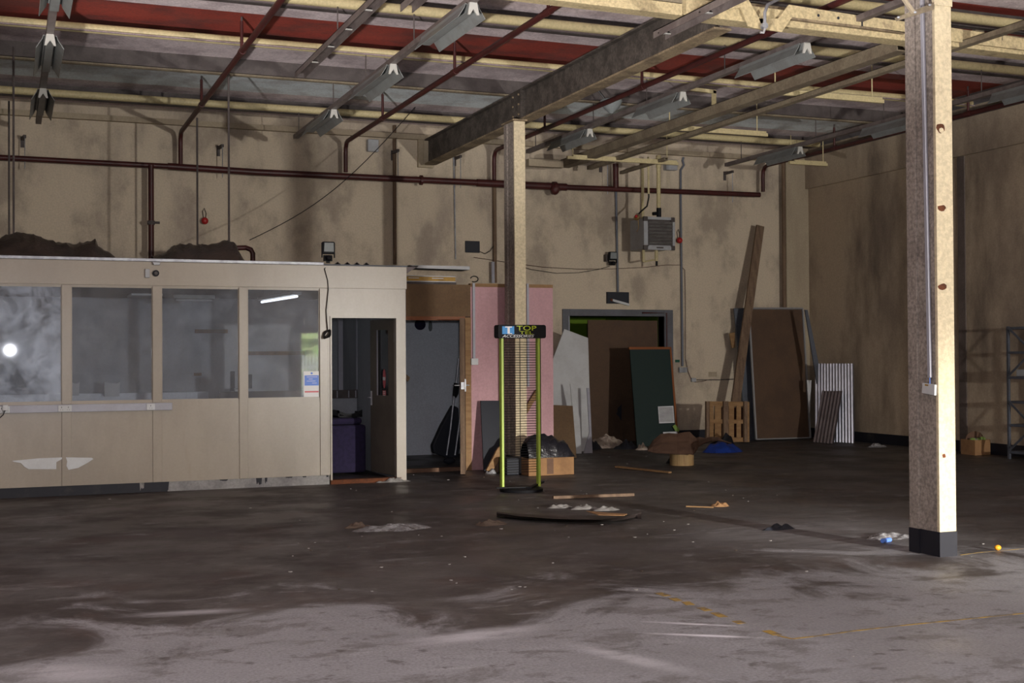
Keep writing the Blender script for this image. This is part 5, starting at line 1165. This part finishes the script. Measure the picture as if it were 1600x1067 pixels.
tag(MB().bar(P(864, 777, Z=.02), P(990, 772.5, Z=.02), .05, .03).build('timber_lath', 'timberd'), 'long thin lath on the floor right of the stand base', 'lath')
for i, (x, y, w_, m_, lab, cat) in enumerate([(766, 820, .16, 'litterb', 'crumpled brown paper on the floor left of the buckled lino', 'paper'), (1124, 791, .11, 'cardb', 'pale brown crumpled paper cup right of the buckled lino', 'paper'), (612, 826, .33, 'film', 'crumpled clear plastic film on the floor in front of the office door', 'plastic film'), (1392, 840, .22, 'film', 'crumpled clear plastic film left of the foreground column', 'plastic film'), (560, 824, .12, 'litterb', 'brown crumpled paper beside the clear film', 'paper')]):
    c = P(x, y, Z=0); mound('crumpled_litter', m_, c.x, c.y, w_, w_*.6, .03 if m_ == 'film' else .035, 40+i, rough=.8, label=lab, cat=cat)
tag(MB().bar(P(1072, 791, Z=.012), P(1115, 792.5, Z=.012), .015, .012).build('timber_stick', 'timber'), 'thin stick beside the pale crumpled paper cup', 'stick')
c = P(1559, 860, Z=0); tag(MB().ball((c.x, c.y, .022), .028, .024, .021, 12).build('bottle_cap', 'orange', smooth=True), 'small orange-yellow cap on the floor right of the foreground column', 'cap')
c = P(1385, 848.5, Z=0); tag(MB().tube([(c.x-.04, c.y, .02), (c.x+.06, c.y+.03, .02)], .018, 10).build('drink_can', 'bluep', smooth=True), 'small violet and white tube on the floor left of the foreground column', 'tube')
mound('dirt_clump', 'blackmat', P(1215, 827, Z=0).x, P(1215, 827, Z=0).y, .16, .06, .03, 55, rough=.9, label='dark clump of dirt in the column shadow line', cat='dirt')
# chips and crumbs over the floor
rr = random.Random(9)
proto = {}
spots = [(548, 764, 'l'), (545, 855, 'b'), (466, 849, 'l'), (482, 857, 'l'), (492, 848, 'l'), (1037, 815, 'l'), (654, 836, 'l'), (690, 838, 'l'), (702, 882, 'l'), (1204, 845, 'l'), (1150, 860, 'b'), (1260, 893, 'l'), (700, 750, 'l'), (756, 746, 'b'), (680, 744, 'l'), (646, 742, 'l'), (862, 742, 'l'), (853, 750, 'l'), (952, 714, 'l'), (980, 725, 'l'), (1010, 713, 'l'), (1107, 753, 'l'), (920, 716, 'l'), (782, 741, 'l'), (171, 780, 'l'), (280, 780, 'l'), (1518, 870, 'l'), (1536, 850, 'l'), (1333, 1026, 'l'), (797, 752, 'l'), (940, 820, 'l'), (885, 822, 'b'), (1600, 1040, 'l')]
for i in range(55): spots.append((rr.uniform(380, 1250), rr.uniform(765, 930), 'l' if rr.random() < .75 else 'b'))
for x, y, k in spots:
    c = P(x, y, Z=0)
    if k not in proto:
        q = MB(); n = 6; pr = [(.02*(.7+.5*rr.random())*math.cos(2*PI*i/n), .02*(.7+.5*rr.random())*math.sin(2*PI*i/n), 0) for i in range(n)]
        o = q.slab(pr, (0, 0, .006)).build('floor_chip', 'litter' if k == 'l' else 'litterb', origin=(0, 0, 0)); proto[k] = o
    else: o = proto[k].copy(); COL.objects.link(o)
    s_ = rr.uniform(.3, .75); o.location = (c.x, c.y, .001); o.rotation_euler = (0, 0, rr.uniform(0, 6)); o.scale = (s_, s_*.8, s_)
    tag(o, 'tiny pale chip scattered on the dirty concrete floor' if k == 'l' else 'tiny brown chip scattered on the dirty concrete floor', 'chip', 'chips scattered on the floor, '+('pale' if k == 'l' else 'brown'))
# floor tape
segs = [(1028, 926, 1043, 931), (1050, 934, 1061, 939), (1071, 940, 1079, 945), (1094, 949, 1107, 954), (1116, 957, 1131, 964), (1150, 970, 1160, 974), (1197, 985, 1215, 992)]
for k, (a0, b0_, a1, b1) in enumerate(segs):
    A, B = P(a0, b0_, Z=.001), P(a1, b1, Z=.001)
    tag(MB().bar(A, B, .055, .0015).build('floor_tape', 'tape'), 'worn yellow tape dash on the foreground floor, number %s from the left corner' % ['one', 'two', 'three', 'four', 'five', 'six', 'seven'][k], 'floor tape', 'yellow tape dashes')
pl_ = [P(x, y, Z=.001) for x, y in ((1215, 993), (1238, 998), (1280, 993), (1330, 986), (1400, 978), (1480, 970), (1600, 958))]
q = MB()
for A, B in zip(pl_, pl_[1:]): q.bar(A, B, .018, .0015)
tag(q.build('floor_line', 'tape'), 'thin worn yellow line crossing the floor to the right edge', 'floor line')
pl_ = [P(x, y, Z=.001) for x, y in ((1500, 867), (1530, 863), (1600, 857))]
q = MB()
for A, B in zip(pl_, pl_[1:]): q.bar(A, B, .012, .0015)
tag(q.build('floor_line', 'tape'), 'thin worn yellow line leading to the base of the foreground column', 'floor line')
# debris at threshold
mound('rubble_heap', 'plaster', P(590, 745, Z=0).x, 14.80, .2, .06, .035, 61, rough=.9, label='crumbled plaster on the office door threshold', cat='rubble', z0=0)
mound('crumpled_foil', 'film', P(757, 738, Z=0).x, 15.3, .07, .06, .05, 62, rough=1.0, label='crumpled silver foil at the foot of the orange-brown plank', cat='foil')
# ================================================================== LIGHTS
def area(name, loc, rot, sx, sy, power, col=(1, 1, 1), spread=180):
    L = bpy.data.lights.new(name, 'AREA'); L.shape = 'RECTANGLE'; L.size = sx; L.size_y = sy; L.energy = power; L.color = col; L.spread = math.radians(spread)
    o = bpy.data.objects.new(name, L); COL.objects.link(o); o.location = loc; o.rotation_euler = rot; return o
area('daylight_rear_door', (8.8, -4.97, 2.0), (math.radians(88), 0, math.radians(4)), .26, .32, 1350, (1, .96, .9))
tl = bpy.data.lights.new('torch_beam', 'SPOT'); tl.energy = 12500; tl.spot_size = math.radians(17); tl.spot_blend = 1; tl.shadow_soft_size = .07; tl.color = (1, .96, .88)
to = bpy.data.objects.new('torch_beam', tl); COL.objects.link(to); to.location = (8.72, -4.6, 2.1)
to.rotation_euler = (Vector((6.75, 8.0, -.05))-to.location).to_track_quat('-Z', 'Y').to_euler()
fl = bpy.data.lights.new('camera_flash', 'POINT'); fl.energy = 880; fl.shadow_soft_size = .07; fl.color = (.92, .94, 1)
fo = bpy.data.objects.new('camera_flash', fl); COL.objects.link(fo); fo.location = (.05, -.15, 1.72)
sl = bpy.data.lights.new('work_lamp', 'SPOT'); sl.energy = 4900; sl.spot_size = math.radians(70); sl.spot_blend = .35; sl.shadow_soft_size = .12; sl.color = (1, .95, .92)  # unseen uplight added to brighten the roof boards
so = bpy.data.objects.new('work_lamp', sl); COL.objects.link(so); so.location = (-1.6, 4.6, .45)
so.rotation_euler = (Vector((5.0, 12.0, 10.2))-so.location).to_track_quat('-Z', 'Y').to_euler()
W_ = bpy.data.worlds.new('overcast_sky'); SC.world = W_; W_.use_nodes = True
W_.node_tree.nodes['Background'].inputs[0].default_value = (.85, .92, 1, 1); W_.node_tree.nodes['Background'].inputs[1].default_value = 100
SC.view_settings.view_transform = 'Standard'; SC.view_settings.look = 'None'; SC.view_settings.gamma = 1; SC.view_settings.use_curve_mapping = False
SC.view_settings.exposure = -.12
SC.cycles.max_bounces = 6; SC.cycles.transparent_max_bounces = 8; SC.cycles.diffuse_bounces = 4
